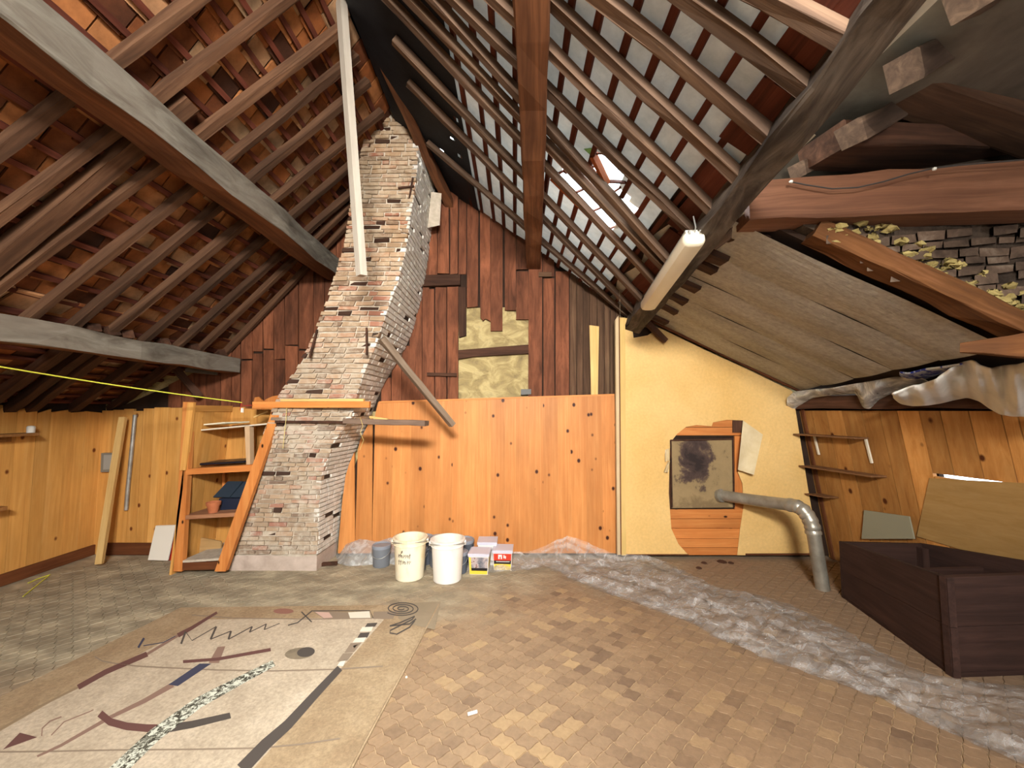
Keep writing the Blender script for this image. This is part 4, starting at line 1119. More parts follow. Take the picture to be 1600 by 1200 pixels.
m_rsh = wood('thin_brown_shelf', [(.2, '5a3c22'), (.5, '745032'), (.8, '8a6440')], mott=.25, var=.1)
def wall_shelf_r(px0, px1, pyt, z, dep, label, rods=(), th=.014):
    def ywall(px):
        lo, hi = 1.0, 4.3
        for _ in range(40):
            m = (lo + hi) / 2
            if topx((RW(m, z), m, z))[0] > px: lo = m
            else: hi = m
        return lo
    y0, y1 = min(ywall(px0), 4.1), ywall(px1)
    t = thing('wall_shelf', (RW(y1, z), (y0 + y1) / 2, z), label, 'shelf')
    mb = MB(); mb.hexa([(RW(y0, z) - dep, y0, z - th), (RW(y1, z) - dep * .8, y1, z - th), (RW(y1, z) - dep * .8, y1, z), (RW(y0, z) - dep, y0, z), (RW(y0, z) - .004, y0, z - th), (RW(y1, z) - .004, y1, z - th), (RW(y1, z) - .004, y1, z), (RW(y0, z) - .004, y0, z)], grain=(0, 1, 0)); obj('board', mb, m_rsh, t)
    for (px, l) in rods:
        yy = ywall(px); mb = MB(); mb.beam((RW(yy, z) - .02, yy, z - th), (RW(yy, z - l) - .012, yy, z - th - l), .018, .014, up=(1, 0, 0)); obj('bracket', mb, m_offw, t, label='white bracket')
    return t
wall_shelf_r(1252, 1358, 682, 1.255, .16, 'highest of the three thin shelves on the brown pine wall in the nook', ((1275, .19), (1356, .21)))
wall_shelf_r(1256, 1386, 733, .935, .17, 'middle and longest of the three thin shelves on the brown pine wall in the nook')
wall_shelf_r(1262, 1311, 772, .655, .17, 'lowest and shortest of the three thin shelves on the brown pine wall in the nook', th=.01)
mb = MB()
def onwall(px, py, off):
    lo, hi = .9, 4.3
    for _ in range(50):
        m = (lo + hi) / 2; p = at(px, py, m)
        if p.x > RW(m, p.z) - off: hi = m
        else: lo = m
    return at(px, py, lo)
mb.prism([onwall(1432, 838, .012), onwall(1640, 900, .012), onwall(1640, 757, .012), onwall(1452, 747, .012)], V((.010, 0, 0)), grain=(0, 1, 0)); obj('plywood_sheet', mb, wood('plain_plywood', [(.2, '94723f'), (.5, 'a07e4c'), (.8, 'ab8a58')], mott=.12, var=.03, rough=.6, bump=.05), label='plain plywood sheet on the pine wall under the bright slit', cat='sheet')
mb = MB(); mb.prism([onwall(1346, 842, .05), onwall(1428, 842, .05), onwall(1420, 807, .03), onwall(1350, 797, .03)], V((.012, 0, 0))); obj('grey_board', mb, plain('grey_green_board', '8a8670', .7), label='grey board standing behind the dark wooden box', cat='board')
mb = MB(); mb.hexa([(RW(y, z) + .02 + dx, y, z) for dx in (0, .012) for y, z in ((3.14, .983), (2.6, .983), (2.6, .989), (3.14, .989))]); struct('window_2', mb, m_glass)
# ================================================================== LAMP
lp = thing('fluorescent_lamp', (1.08, 2.7, 2.3), 'long fluorescent lamp with a cream plastic cover hanging under the rough purlin', 'lamp')
L0, L1 = at(1086, 371, 2.18), at(1012, 478, 3.2)
ax = (L1 - L0).normalized(); sd = ax.cross(V((0, 0, 1))).normalized(); upv = sd.cross(ax)
def lampprof(s, c, w=.062, h=.045):
    out = []
    for k in range(16):
        th = 2 * math.pi * k / 16; x, y = math.cos(th), math.sin(th); q = (abs(x) ** 3.2 + abs(y) ** 3.2) ** (-1 / 3.2)
        out.append(c + sd * (x * q * w * s) + upv * (y * q * h * s))
    return out
mb = MB(); rows = []
LL = (L1 - L0).length
for s, t in ((.82, 0), (.95, .01), (1, .03), (1, LL - .03), (.95, LL - .01), (.82, LL)): rows.append(lampprof(s, L0 + ax * t))
vs = [p for r in rows for p in r]; fs = []
for i in range(len(rows) - 1):
    for k in range(16): fs.append((i * 16 + k, i * 16 + (k + 1) % 16, (i + 1) * 16 + (k + 1) % 16, (i + 1) * 16 + k))
fs += [tuple(range(15, -1, -1)), tuple(len(vs) - 16 + k for k in range(16))]
mb.add(vs, fs); obj('diffuser', mb, mottled('cream_lamp_cover', [(.3, 'dcd2b8'), (.7, 'e6dec8')], 3, rough=.35, bump=.05, spec=.5), lp, smooth=True)
mb = MB(); mb.beam(L0 + ax * .04 + upv * .055, L1 - ax * .04 + upv * .055, .07, .03, up=upv); obj('housing', mb, plain('grey_white_housing', 'b8b4a8', .5), lp)
mb = MB(); mb.tube([L0 + upv * .03, L0 + upv * .05 - ax * .02, L0 + upv * .09 - ax * .01, L0 + upv * .13], .004, 6); obj('hook', mb, m_galv, lp, smooth=True)
mb = MB()
for c_ in ((L0 - ax * .004 + sd * .03), (L0 - ax * .004 - sd * .03)): mb.box(c_ + upv * .03, (.012, .012, .02))
obj('clip', mb, m_galv, lp)
# string hanging beside the yellow post
mb = MB()
for dx in (0, 5): mb.tube([at(966 + dx, 340, 2.95), at(964 + dx * .6, 400, 3.4), at(967, 420, 3.55), at(969, 495, 4.03)], .0016, 5)
for a in ((960, 416), (975, 424), (968, 447)): mb.tube([at(a[0], a[1], 3.6), at(a[0] + 10, a[1] - 5, 3.6)], .002, 5)
obj('hanging_string', mb, plain('twine', 'b8ac94', .9), label='knotted thin string hanging from the glass tiles to the yellow post', cat='string')
mb = MB()
cpts = [(1236, 284), (1260, 289), (1300, 295), (1340, 293), (1380, 284), (1420, 272), (1458, 263), (1500, 258), (1560, 253), (1640, 246)]
mb.tube([at(px, py, 1.955 - (px - 1236) * .0004) for px, py in cpts], .004, 6)
cb = thing('cable', at(1400, 290, 1.94), 'thin dark cable sagging along the tie beam with white clips', 'cable'); obj('wire', mb, plain('dark_cable', '3a3430', .6), cb, smooth=True)
for px, py in ((1236, 284), (1460, 264)):
    mb = MB(); c_ = at(px, py, 1.95 - (px - 1236) * .0004); mb.lathe([(.001, -.008), (.008, -.005), (.009, .004), (.001, .009)], c_, 10); obj('clip', mb, plain('white_clip', 'd8d4c8', .5), cb, smooth=True)

# ================================================================== QUILT AND FILM ON THE WALL HEAD
def drape(up_, low, name, mat, label, cat, yoff, bulge, nr=10, sub=5, noise=.03, seed=1, hang=None):
    rnd = random.Random(seed)
    def interp(L, x):
        for (x0, y0), (x1, y1) in zip(L, L[1:]):
            if x0 <= x <= x1: return y0 + (y1 - y0) * (x - x0) / (x1 - x0)
        return L[-1][1] if x > L[-1][0] else L[0][1]
    x0, x1 = up_[0][0], up_[-1][0]; n = int((x1 - x0) / sub)
    P = []
    ph = [rnd.uniform(0, 6) for _ in range(6)]
    for i in range(nr + 1):
        t = i / nr; row = []
        for j in range(n + 1):
            px = x0 + (x1 - x0) * j / n; py = interp(up_, px) * (1 - t) + interp(low, px) * t
            yw = (2.95 + .84) * F_PX / ((px - 804) + .2 * F_PX)
            w = noise * (math.sin(px * .09 + ph[0] + t * 2.5) + .7 * math.sin(px * .21 + ph[1] - t * 4) + .5 * math.sin(t * 9 + px * .05 + ph[2]))
            y = yw - (yoff * (1 - t) + .05 * t) - bulge * math.sin(math.pi * min(1, t * .9 + .05)) - w
            row.append(at(px, py, y))
        P.append(row)
    mb = MB(); mb.grid(P); o = obj(name, mb, mat, smooth=True, label=label, cat=cat)
    m = o.modifiers.new('thick', 'SOLIDIFY'); m.thickness = .004 if 'film' in name else .018; m.offset = 1
    m = o.modifiers.new('sub', 'SUBSURF'); m.levels = 1; m.render_levels = 1
    return o
m_quilt = mottled('white_fleece', [(.3, 'cac8c0'), (.5, 'dedcd4'), (.75, 'eae8e2')], 4, 6, .95, .5, .02)
drape([(1394, 618), (1402, 614), (1430, 602), (1470, 588), (1505, 566), (1516, 562), (1530, 572), (1546, 577), (1570, 570), (1600, 565), (1690, 556)],
      [(1394, 621), (1405, 632), (1425, 636), (1450, 635), (1470, 632), (1500, 625), (1512, 623), (1530, 629), (1545, 640), (1560, 649), (1580, 653), (1600, 653), (1690, 668)],
      'quilt', m_quilt, 'bulky white fleece blanket stuffed over the head of the brown pine wall', 'blanket', .40, .07, noise=.034, seed=3)
m_film = film('grey_plastic_film', (.85, .84, .81), .55, .25, .25)
drape([(1229, 622), (1240, 612), (1270, 608), (1300, 606), (1350, 597), (1400, 588), (1440, 590), (1450, 596)],
      [(1229, 640), (1238, 645), (1246, 636), (1270, 622), (1300, 618), (1340, 616), (1346, 638), (1360, 640), (1372, 626), (1400, 612), (1440, 602), (1450, 600)],
      'plastic_film', m_film, 'crumpled greyish plastic film stuffed over the wall head in the nook', 'film', .22, .05, noise=.012, seed=5)
s = NT('blue_white_print'); v = s.vec(); n = s.noise(v, 14, 3, .6, 1.5)
s.bsdf(s.ramp(n, [(.42, 'c8ccd0'), (.50, 'b0b6c8'), (.54, '2438a0'), (.7, '1c2c88')]), .5); m_blue = s.m
drape([(1404, 583), (1420, 585), (1445, 578), (1480, 574), (1506, 570)], [(1404, 588), (1415, 596), (1435, 600), (1470, 590), (1506, 578)], 'printed_bag', m_blue, 'blue and white printed plastic bag tucked above the white blanket', 'bag', .42, .03, nr=6, noise=.008, seed=8)

# ================================================================== BUCKETS AND PAINT
def bucket_mat(name, a, b, stain):
    s = NT(name); v = s.vec((1, 1, .4)); n = s.noise(v, 6, 5, .6, .8)
    s.bsdf(s.mix(s.maprange(n, .5, .7, 0, .8), s.mix(n, a, b), stain), .42, spec=.4); return s.m
m_bw = bucket_mat('white_bucket_plastic', 'e4e0d8', 'dcd8d0', 'd8ccb8'); m_by = bucket_mat('yellowed_bucket_plastic', 'e2dac0', 'e8e0c8', 'dcc490')
def bucket(px, py, mat, label, rot, lug):
    # px,py: middle of the foot seen from the camera
    c = onz(px, py); c = V((c.x, c.y + .13, 0))
    t = thing('bucket', c, label, 'bucket', 'white buckets in front of the pine panelling')
    prof = [(.001, 0), (.118, 0), (.124, .006), (.142, .345), (.142, .35), (.134, .35), (.118, .02), (.001, .02)]
    mb = MB(); mb.lathe(prof, c, 40); obj('body', mb, mat, t, smooth=True, origin=c)
    mb = MB(); mb.lathe([(.141, .300), (.148, .300), (.148, .304), (.1435, .306), (.1435, .335), (.153, .337), (.155, .352), (.150, .356), (.136, .356), (.136, .345)], c, 40); obj('rim', mb, mat, t, smooth=True, origin=c)
    for s_ in (0, math.pi):
        d = V((math.cos(rot + s_), math.sin(rot + s_), 0)); mb = MB()
        mb.tube([c + d * .140 + V((0, 0, .315)), c + d * .162 + V((0, 0, .315))], .022, 14); obj('handle_lug', mb, mat, t, smooth=True)
    hb = MB(); d = V((math.cos(rot), math.sin(rot), 0)); e = V((d.y, -d.x, 0)); pts = []
    for k in range(17):
        a = math.pi * k / 16; pts.append(c + d * (.158 * math.cos(a)) - e * (-.150 * math.sin(a)) * 1.0 + V((0, 0, .315 - .0 * math.sin(a) + .030 * math.sin(a))))
    hb.tube(pts, .0035, 6); obj('handle', hb, m_galv, t, smooth=True)
    return t, c
t, c = bucket(634, 911, m_by, 'yellowed white plastic bucket with black handwriting on its side', .15, 0)
# handwriting: uneven marker strokes on the round side
mb = MB(); rr = random.Random(4)
def onb(u, z, r0=.1335):
    r = .124 + (.142 - .124) * (z / .345) + .0012; a = -math.pi / 2 + u / r; return c + V((math.cos(a) * r, math.sin(a) * r, z))
def stroke(L): mb.tube([onb(u, z) for u, z in L], .0022, 5)
for z0, us in ((.225, [-.075, -.058, -.040, -.022, -.004, .014, .030]), (.172, [-.070, -.050, -.030, -.012, .010, .028])):
    for u in us:
        k = rr.random()
        if k < .35: stroke([(u, z0 - .014), (u + .003, z0 + .016), (u + .010, z0 - .004), (u + .014, z0 + .012)])
        elif k < .7: stroke([(u, z0 + .012), (u - .002, z0 - .01), (u + .006, z0 - .014), (u + .011, z0 - .002), (u + .004, z0 + .006)])
        else: stroke([(u + .004, z0 + .022), (u, z0 - .022)]); stroke([(u - .006, z0 + .008), (u + .010, z0 + .010)])
stroke([(-.046, .262), (-.038, .272), (-.030, .262), (-.038, .252), (-.046, .262)]); stroke([(-.052, .24), (-.03, .275)])
obj('handwriting', mb, plain('marker_ink', '40302a', .7), [k for k in t.children if k.name.startswith('body')][0])
bucket(695, 915, m_bw, 'clean white plastic bucket beside the one with handwriting', .1, 0)

m_tin = plain('grey_pail_plastic', '70757c', .4); m_tin2 = plain('slate_pail_plastic', '565c66', .4); m_lid = plain('grey_lid', '868c96', .35)
def pail(px, y, r, h, mat, label, z0=0.0):
    p = at(px, 870, y); c = V((p.x, y, z0))
    t = thing('paint_pail', c, label, 'pail', 'grey paint pails by the pine panelling')
    mb = MB(); mb.lathe([(.001, 0), (r * .9, 0), (r * .92, .005), (r, h - .02), (.001, h - .02)], c, 28); obj('body', mb, mat, t, smooth=True)
    mb = MB(); mb.lathe([(r * .98, h - .03), (r * 1.05, h - .03), (r * 1.06, h - .004), (r * 1.0, h), (r * .9, h - .004), (r * .88, h - .010), (.001, h - .010)], c, 28); obj('lid', mb, m_lid, t, smooth=True)
    hb = MB(); pts = [c + V((r * 1.06 * math.cos(a), -r * 1.06 * math.sin(a) * .55 - r * .45 * math.sin(a), h - .05 - .06 * math.sin(a))) for a in [math.pi * k / 14 for k in range(15)]]
    hb.tube(pts, .003, 6); obj('handle', hb, m_galv, t, smooth=True)
pail(596, 3.93, .085, .20, m_tin, 'grey paint pail half covered by the clear plastic bag')
pail(661, 4.00, .10, .25, m_tin2, 'slate grey paint pail seen between the two white buckets')
pail(651, 3.84, .095, .20, m_tin2, 'dark grey paint pail close behind the yellowed bucket')
pail(688, 3.95, .11, .26, m_tin, 'broad grey paint pail behind the clean white bucket')
pail(725, 4.00, .095, .23, m_tin2, 'grey paint pail against the panelling beside the paint tubs')
pail(718, 3.78, .075, .19, m_tin2, 'small dark pail with a pale handle next to the paint tub with a photo')
# square tubs
m_tubw = plain('tub_white', 'dcd8d4', .4); m_black = plain('print_black', '1e1a1a', .45); m_yel = plain('print_yellow', 'e0c040', .45); m_redp = plain('print_red', 'c03a26', .45); m_ltub = plain('tub_lid', 'c4c4d2', .3)
m_phot = mottled('photo_print', [(.35, '5e6068'), (.5, '8a8488'), (.6, 'b8a8a4'), (.7, '6a4038')], 16, 4, .4, .0)
def tub(px, y, w, h, label, style, rot=0.0):
    p = at(px, 870, y); c = V((p.x, y, 0)); M_ = Matrix.Rotation(rot, 3, 'Z')
    t = thing('paint_tub', c, label, 'tub', 'square paint tubs by the panelling')
    mb = MB(); k = w / 2
    def ring(s, z): return [c + M_ @ V((x * s, yy * s, z)) for x, yy in ((-k, -k), (k, -k), (k, k), (-k, k))]
    a, b = ring(.9, 0), ring(1, h); mb.add(a + b, [(3, 2, 1, 0), (4, 5, 6, 7), (0, 1, 5, 4), (1, 2, 6, 5), (2, 3, 7, 6), (3, 0, 4, 7)]); tbody = obj('body', mb, m_tubw, t)
    mb = MB(); a, b, d = ring(1.06, h - .022), ring(1.08, h), ring(.98, h + .004)
    mb.add(a + b + d, [(3, 2, 1, 0), (0, 1, 5, 4), (1, 2, 6, 5), (2, 3, 7, 6), (3, 0, 4, 7), (4, 5, 9, 8), (5, 6, 10, 9), (6, 7, 11, 10), (7, 4, 8, 11), (8, 9, 10, 11)]); obj('lid', mb, m_ltub, t)
    def lab(x0, x1, z0, z1, mat, o=.0015):
        mb = MB()
        def q(x, z): s = .9 + .1 * z / h; return c + M_ @ V((x * k * s, -k * s - o, z))
        mb.prism([q(x0, z0), q(x1, z0), q(x1, z1), q(x0, z1)], M_ @ V((0, -.0006, 0))); obj('label_print', mb, mat, tbody)
    def side(z0, z1, mat):
        mb = MB()
        def q(yy, z): s = .9 + .1 * z / h; return c + M_ @ V((k * s + .0015, yy * k * s, z))
        mb.prism([q(-.95, z0), q(.95, z0), q(.95, z1), q(-.95, z1)], M_ @ V((.0006, 0, 0))); obj('label_print', mb, mat, tbody)
    if style == 'photo':
        lab(-.98, -.78, .004, h - .03, m_yel); lab(-.78, .94, .045, h - .03, m_phot); lab(-.78, .94, .035, .060, m_black, .002); lab(-.78, .94, .004, .036, m_yel); side(.06, h - .03, plain('label_tan', 'b8a050', .5))
    elif style == 'red':
        lab(-.95, .95, h * .50, h - .028, m_redp); lab(-.95, .95, h * .32, h * .50, m_black); lab(-.95, .95, .004, h * .32, m_yel)
        lab(-.7, .8, h * .43, h * .46, m_tubw, .003)
        lab(-.45, -.30, h * .58, h * .80, m_tubw, .003); lab(-.30, -.18, h * .70, h * .80, m_tubw, .003); lab(-.18, -.04, h * .58, h * .80, m_tubw, .003); lab(.12, .24, h * .62, h * .78, m_tubw, .003); lab(.28, .38, h * .60, h * .74, m_tubw, .003)
        side(.05, h - .03, plain('label_sand', 'c8a878', .5))
    return t
tub(750, 3.80, .185, .185, 'square paint tub with a photo label and yellow base, nearest of the tubs', 'photo', -.06)
tub(786, 3.90, .18, .180, 'square paint tub with a red and yellow label', 'red', -.04)
tub(762, 4.02, .18, .215, 'white-lidded square tub at the back behind the photo-label tub', None)
# ================================================================== PLASTIC BAG AND SHEET
def crumple(x, y, rr=0):
    return (math.sin(x * 13.7 + 3 * math.sin(y * 7.1)) * math.sin(y * 17.3 + 2.2 * math.sin(x * 9.7)) + .6 * math.sin(x * 31 + y * 23 + 3 * math.sin(y * 19)))
m_bag = film('clear_bag_film', (.86, .91, .93), .45, .15, .10)
m_sheet = film('clear_sheet_film', (.95, .94, .93), .21, .13, .12, (1.6, 3.4, 1))
low = [(527, 880), (545, 885), (570, 884), (600, 880), (625, 884), (650, 886)]; hi = [(524, 868), (540, 846), (562, 835), (585, 831), (606, 832), (624, 840)]
mb = MB(); P = []; nr, nc = 12, 26
for i in range(nr + 1):
    t_ = i / nr; row = []
    for j in range(nc + 1):
        u = j / nc; k = u * 5; a = int(min(k, 4)); f_ = k - a
        l = V(low[a]).lerp(V(low[a + 1]), f_); h_ = V(hi[a]).lerp(V(hi[a + 1]), f_)
        px, py = l.lerp(h_, t_)
        base = onz(l.x, l.y)
        y = base.y + .30 * (t_ ** 1.5)
        p = at(px, py, y); q = crumple(p.x * .8, p.z * 1.1 + p.y) * .008
        p += V((0, q, abs(q) * .6)); p.z = max(p.z, .004); row.append(p)
    P.append(row)
mb.grid(P); obj('plastic_bag', mb, m_bag, smooth=True, label='clear bluish plastic bag slumped between the chimney and the buckets', cat='bag')
lowL = [(728, 894), (748, 894), (770, 896), (806, 893), (850, 889), (872, 893), (885, 903), (930, 922), (980, 940), (1030, 957), (1082, 974), (1110, 993), (1145, 1010), (1190, 1028), (1240, 1046), (1300, 1068), (1375, 1094), (1450, 1132), (1510, 1160), (1620, 1205)]
upL = [(728, 882), (748, 879), (780, 866), (830, 862), (862, 850), (888, 841), (915, 848), (960, 866), (1010, 868), (1045, 880), (1088, 902), (1120, 918), (1180, 928), (1230, 944), (1270, 962), (1320, 985), (1372, 1018), (1440, 1052), (1540, 1068), (1640, 1075)]
mb = MB(); P = []; nr, nc = 46, 280
rs = random.Random(11)
for i in range(nr + 1):
    t_ = i / nr; row = []
    for j in range(nc + 1):
        u = j / nc * (len(lowL) - 1); a = int(min(u, len(lowL) - 2)); f_ = u - a
        l = V(lowL[a]).lerp(V(lowL[a + 1]), f_); h_ = V(upL[a]).lerp(V(upL[a + 1]), f_)
        px, py = l.lerp(h_, t_)
        p = onz(px, py)
        if p.y > 4.0: p = at(px, py, 4.0)
        bz = p.z; p.z = 0
        env = math.sin(math.pi * min(1, .04 + t_ * .96)) ** .6
        r1 = abs(crumple(p.x * .55, p.y * .75)); r2 = abs(crumple(p.x * 1.5 + 4, p.y * 1.9)); r3 = abs(math.sin((p.x + p.y * 1.3) * 16 + 3 * math.sin(p.x * 5)))
        z = .004 + env * (.034 * r1 + .009 * r2 + .005 * r3)
        bump_ = 0
        if 845 < px < 930: bump_ = .07 * math.exp(-((px - 888) / 26) ** 2) * (t_ ** 1.2)
        d = (p - C0)
        p2 = p + V((0, -.4 * (z + bump_), 0)); p2.z = z + bump_ * .4 + bz
        p2.x += .01 * crumple(p.y * 2, p.x * 2); row.append(p2)
    P.append(row)
mb.grid(P)
# folded-over hem along the near edge and loose pleats make a second layer
mb.grid([[p + V((0, .01, .010 + .006 * math.sin(j * .9 + i))) for j, p in enumerate(r)] for i, r in enumerate(P[:9])])
for i0, i1, j0, j1 in ((14, 20, 60, 150), (26, 33, 20, 120), (22, 27, 140, 240), (36, 42, 60, 200), (12, 16, 170, 270)):
    mb.grid([[P[i][j] + V((0, .004, .012 + .010 * math.sin((j - j0) * .13))) for j in range(j0, j1)] for i in range(i0, i1)])
obj('plastic_sheet', mb, m_sheet, smooth=True, label='long crumpled clear plastic sheet strewn across the floor towards the dark box', cat='sheet', angle=30)

# ================================================================== RUG
rg = thing('rug', (-1.7, 1.7, 0), 'beige patterned rug with dark lines, a spiral and a striped border', 'rug')
m_rug = mottled('beige_rug_pile', [(.3, '927a5e'), (.5, '9f886a'), (.7, 'ab9476')], 5, 6, .95, .5, .008, fine=60)
m_rug2 = mottled('pale_rug_field', [(.3, 'ab9a84'), (.5, 'b7a68f'), (.7, 'c2b19b')], 4, 6, .95, .5, .008, fine=60)
ZR = .010
mb = MB(); P4 = [V((x, y, 0.001)) for x, y in RUG]; mb.prism(P4, (0, 0, ZR - .001)); obj('pile', mb, m_rug, rg)
mb = MB(); a_, b_ = V((RUG[0][0], RUG[0][1], ZR)), V((RUG[1][0], RUG[1][1], ZR)); mb.tube([a_.lerp(b_, k / 12) + V((R(-.004, .004), 0, -.003)) for k in range(13)], .007, 6); obj('bound_edge', mb, m_rug, rg, smooth=True)
def flat(polys, mat, name, lift):
    mb = MB()
    for poly in polys:
        pts = [onz(px, py, ZR + lift) for px, py in poly]
        mb.prism(pts, (0, 0, .0008))
    return obj(name, mb, mat, rg)
def band(pts, w, w1=None):
    out = []; L = [V(p) for p in pts]; n = len(L); a, b = [], []
    for i, p in enumerate(L):
        d = (L[min(i + 1, n - 1)] - L[max(i - 1, 0)]).normalized(); q = V((-d.y, d.x)); ww = (w + ((w1 if w1 is not None else w) - w) * i / (n - 1)) / 2
        a.append(p + q * ww); b.append(p - q * ww)
    for i in range(n - 1): out.append([a[i], a[i + 1], b[i + 1], b[i]])
    return out
flat([[(322, 968), (578, 965), (600, 968), (384, 1215), (-60, 1215), (-60, 1170), (0, 1143), (130, 1068)]], m_rug2, 'field', .0002)
m_ink = plain('rug_charcoal', '4a423c', .95); m_ink2 = plain('rug_grey_brown', '857462', .95); m_mar = plain('rug_maroon', '62403a', .95); m_nav = plain('rug_navy', '3a3a4c', .95); m_brn = plain('rug_brown', '84685a', .95); m_wht = plain('rug_white', 'd4ccba', .95); m_pink = plain('rug_pink', 'c0a090', .95); m_tan = plain('rug_tan', '8a765c', .95)
sp = []
for k in range(90):
    th = k * .24; r = .10 + .90 * k / 89; sp.append((628 + 28 * r * math.cos(th), 951 + 11 * r * math.sin(th)))
flat(band(sp, 1.6), m_ink, 'spiral', .0012)
flat([[(584, 956), (620, 955), (614, 967), (583, 967)]], m_ink2, 'motif', .0006)
flat([[(622, 943), (689, 940), (679, 984), (640, 975), (622, 966)]], m_tan if False else mottled('rug_corner_grey', [(.3, '857660'), (.7, '918069')], 6, rough=.95), 'motif', .0004)
flat(band([(650, 967), (640, 975), (609, 978), (625, 973), (648, 963), (644, 968), (610, 985), (609, 989), (620, 991), (640, 980), (648, 970)], 2.0), m_ink, 'motif', .0012)
flat([[(544, 957), (577, 955), (579, 965.5), (547, 966)]], m_wht, 'motif', .0012)
flat([[(489, 955), (544, 957), (547, 966), (506, 967)]], m_ink2, 'motif', .0006); flat([[(492, 956), (514, 957), (520, 965), (506, 966)]], m_pink, 'motif', .001)
flat(band([(471, 956), (487, 972)], 1.8) + band([(488, 954), (465, 973), (450, 977)], 1.6) + band([(488, 954.5), (578, 954), (583, 966)], 1.2), m_ink, 'motif', .0014)
flat([[(443 + 16 * math.cos(a), 955 + 4.2 * math.sin(a)) for a in [k * .4488 for k in range(14)]]], plain('rug_rose', '8a6052', .95), 'motif', .0008)
flat(band([(300, 961), (369, 966), (490, 967.5), (582, 966)], 1.4), m_ink2, 'border_line', .0009)
flat(band([(278, 993), (300, 981), (339, 957)], 7, 3.5), m_mar, 'bar', .001)
flat(band([(122, 1074), (165, 1050), (230, 1022)], 8), m_mar, 'bar', .001); flat(band([(230, 1022), (278, 993)], 4), m_brn, 'bar', .0009); flat(band([(122, 1074), (60, 1105), (0, 1140)], 3), m_tan, 'border_line', .0008)
z_ = [(282, 1005), (291, 985), (336, 970), (330, 999), (361, 988), (358, 999), (393, 980), (385, 988), (416, 976), (414, 984), (436, 974)]
flat(band([(283, 1006), (290, 987)], 3) + band([(290, 987), (300, 1001), (338, 979)], 1.2) + band([(338, 979), (329, 999)], 3) + band([(329, 999), (361, 986)], 1.3) + band([(361, 986), (357, 999)], 3) + band([(357, 999), (394, 979)], 1.4) + band([(394, 979), (390, 988)], 2.4) + band([(390, 988), (416, 975)], 1.2) + band([(416, 975), (413, 984)], 2) + band([(413, 984), (437, 974)], 1), m_ink, 'zigzag', .0012)
flat(band([(216, 1012), (225, 997)], 3.2) + band([(224, 1009), (255, 1004), (274, 994)], 1.2), m_nav, 'zigzag', .0012)
flat(band([(148, 1026), (160, 1033), (182, 1037), (215, 1041), (252, 1043), (340, 1047), (427, 1048.5), (520, 1046), (598, 1041)], 2.0), m_ink2, 'arc_line', .0010)
flat(band([(0, 1175), (90, 1174), (180, 1172), (300, 1171), (405, 1169), (470, 1163), (531, 1154)], 2.4), m_ink2, 'arc_line', .0010)
flat([[(468 + 23 * math.cos(a), 1021 + 9 * math.sin(a) - 2 * math.cos(a)) for a in [k * .314159 for k in range(20)]]], mottled('rug_oval', [(.35, '6e6150'), (.65, '8a7c66')], 12, rough=.95), 'oval', .0009)
flat([[(478 + 14 * math.cos(a), 1019 + 7.6 * math.sin(a) - 1.5 * math.cos(a)) for a in [k * .314159 for k in range(20)]]], m_ink, 'oval', .0013)
flat(band([(286, 1034), (340, 1030), (423, 1015)], 4.5, 5), m_mar, 'bar', .0013)
flat([[(326, 1036), (342, 1036), (352, 1010), (340, 1011)]], m_brn, 'bar', .0010); flat([[(263, 1070), (278, 1072), (330, 1037), (312, 1037)]], m_nav, 'bar', .0011)
flat(band([(270, 1070), (226, 1095), (170, 1122), (95, 1165), (58, 1182)], 8, 3), m_brn, 'bar', .0010)
sq = NT('rug_black_white'); _n = sq.noise(sq.vec((1, 1, 1)), 34, 4, .75, 1.5); sq.bsdf(sq.ramp(_n, [(.44, '3c382e'), (.50, '8a8878'), (.55, 'cfd0c0')]), .95)
flat(band([(172, 1215), (240, 1150), (310, 1098), (370, 1066), (428, 1036)], 24, 10), sq.m, 'speckled_band', .0014)
flat(band([(156, 1115), (172, 1128), (198, 1135), (230, 1138), (262, 1138)], 12), m_mar, 'bow', .0012); flat(band([(262, 1138), (300, 1132), (360, 1118)], 13, 9), m_ink, 'bow', .0012)
flat(band([(378, 1202), (415, 1163), (450, 1132), (490, 1088), (531, 1044)], 20, 10), m_ink, 'stripe', .0012)
for poly, m_ in (([(574, 974), (590, 973), (586, 979), (570, 980)], m_ink), ([(566, 980), (583, 979), (580, 986), (562, 987)], m_wht), ([(563, 989), (578, 988), (574, 996), (558, 997)], m_ink), ([(556, 997), (572, 996), (568, 1003), (551, 1004)], m_wht), ([(548, 1005), (565, 1004), (553, 1019), (538, 1020)], m_ink2), ([(552, 1009), (560, 1007), (553, 1014)], m_wht), ([(536, 1021), (552, 1020), (543, 1032), (527, 1034)], m_ink2), ([(531, 1034), (541, 1030), (536, 1041), (527, 1040)], m_wht)):
    flat([poly], m_, 'check', .0013)
flat([[(5, 1171), (31, 1145), (58, 1152)]], m_mar, 'triangle', .0012)
flat(band([(65, 1150), (66, 1138), (78, 1127), (96, 1120)], 1.8) + band([(80, 1149), (100, 1128), (140, 1112), (146, 1109)], 1.4), m_brn, 'motif', .0012)

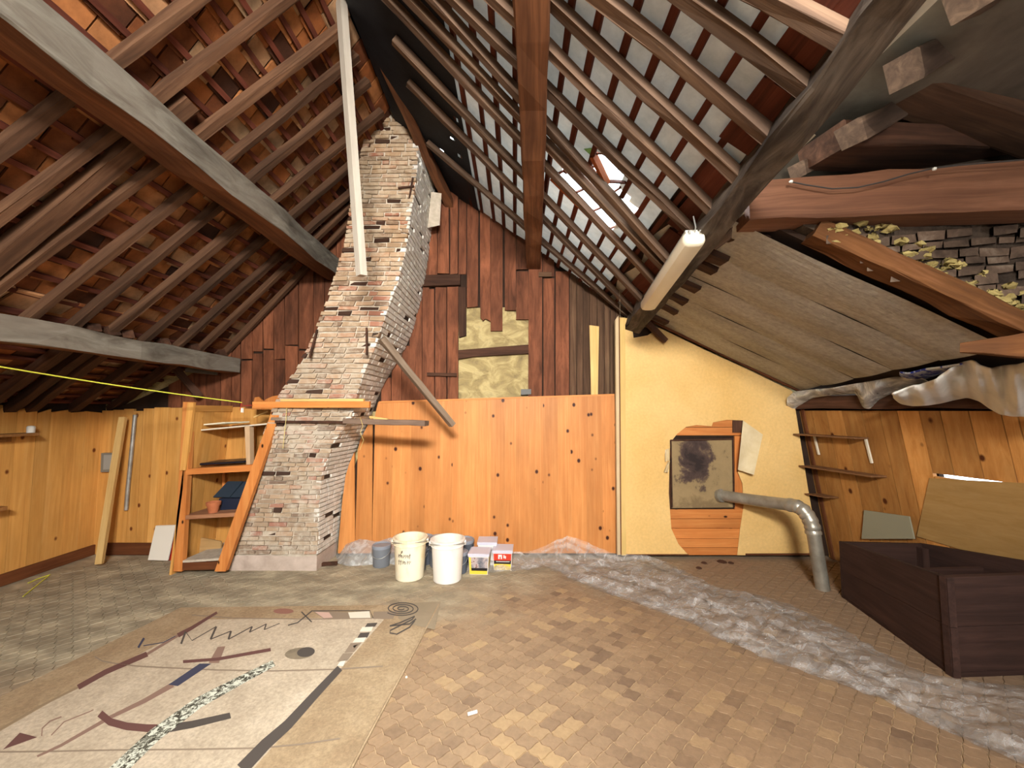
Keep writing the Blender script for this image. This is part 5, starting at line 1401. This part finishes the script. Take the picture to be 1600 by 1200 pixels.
# ================================================================== BITS ON THE FLOOR AND STRINGS
c_ = onz(738, 1117); mb = MB(); mb.tube([c_ + V((-.022, -.006, .007)), c_ + V((.022, .012, .007))], .0075, 10); obj('chalk', mb, plain('white_chalk', 'f0ece4', .7), smooth=True, label='short white stick of chalk on the bare tiles', cat='chalk')
c_ = onz(635, 1059); mb = MB(); mb.lathe([(.001, 0), (.007, .002), (.006, .007), (.001, .009)], c_, 8); obj('white_crumb', mb, plain('white_crumb', 'd8d4c8', .8), smooth=True, label='tiny white crumb on the tiles beside the rug edge', cat='crumb')
m_ystr = plain('yellow_cord', 'd8d84a', .7); m_rstr = plain('red_cord', 'a83028', .7)
mb = MB(); pts = [at(-120, 560, 2.0), at(-60, 566, 2.15)] + [at(378 * k / 8, 573 + 56 * k / 8 + 2.2 * math.sin(math.pi * k / 8), 2.3 + 1.3 * k / 8) for k in range(9)]
ys = thing('washing_line', pts[2], 'bright yellow cord stretched under the tiled slope to the corner shelving', 'cord')
mb.tube(pts, .0045, 6); obj('cord', mb, m_ystr, ys, smooth=True)
mb = MB(); mb.tube([at(376, 629, 3.6), at(379, 634, 3.6), at(398, 633, 3.63), at(436, 636, 3.64)], .003, 6); mb.tube([at(377, 630, 3.6), at(375, 641, 3.6)], .003, 6); obj('red_knot', mb, m_rstr, ys, smooth=True, label='red cord tied to the end')
mb = MB(); mb.box(at(378.5, 641, 3.59), (.018, .012, .04)); obj('tag', mb, plain('white_tag', 'e8e4dc', .5), ys, label='small white tag')
def string(pts, mat, label, r=.003):
    mb = MB(); mb.tube(pts, r, 6); obj('string', mb, mat, smooth=True, label=label, cat='string')
string([at(448, 637, 3.60), at(447, 655, 3.59), at(445, 672, 3.60), at(443, 692, 3.62), at(442, 701, 3.63)], plain('straw_string', 'c8b878', .8), 'straw-coloured string hanging from the orange rail over the bricks')
string([at(563, 653, 3.42), at(567, 665, 3.44), at(563, 676, 3.45), at(568, 688, 3.45), at(562, 703, 3.5)], plain('tan_string', 'c0a868', .8), 'wavy tan string hanging from the grey ledge plank', .0026)
string([onz(36, 932, .006), onz(58, 914, .006), onz(78, 898, .008), onz(60, 904, .006), onz(44, 911, .006)], m_ystr, 'yellow cord lying bent on the floor near the pine wall', .004)
for k, (px, py, s_) in enumerate([(1100, 880, .03), (1128, 878, .05), (1142, 880, .03), (1092, 888, .03)]):
    c_ = onz(px, py); mb = MB(); mb.lathe([(.001, 0), (s_, .001), (s_ * .7, .010), (.001, .014)], c_, 7); obj('debris', mb, m_darkwood, label='dark crumb of debris on the floor below the yellow wall', cat='debris', group='dark crumbs below the yellow wall')
for k, (px, py, s_) in enumerate([(515, 880, 0)]):
    timber('floor_lath', onz(497, 882, .02), onz(527, 880, .02), .03, .03, m_iron, 'short dark bar lying between the chimney foot and the clear bag', cat='bar', seg=1, jit=0, cham=0)
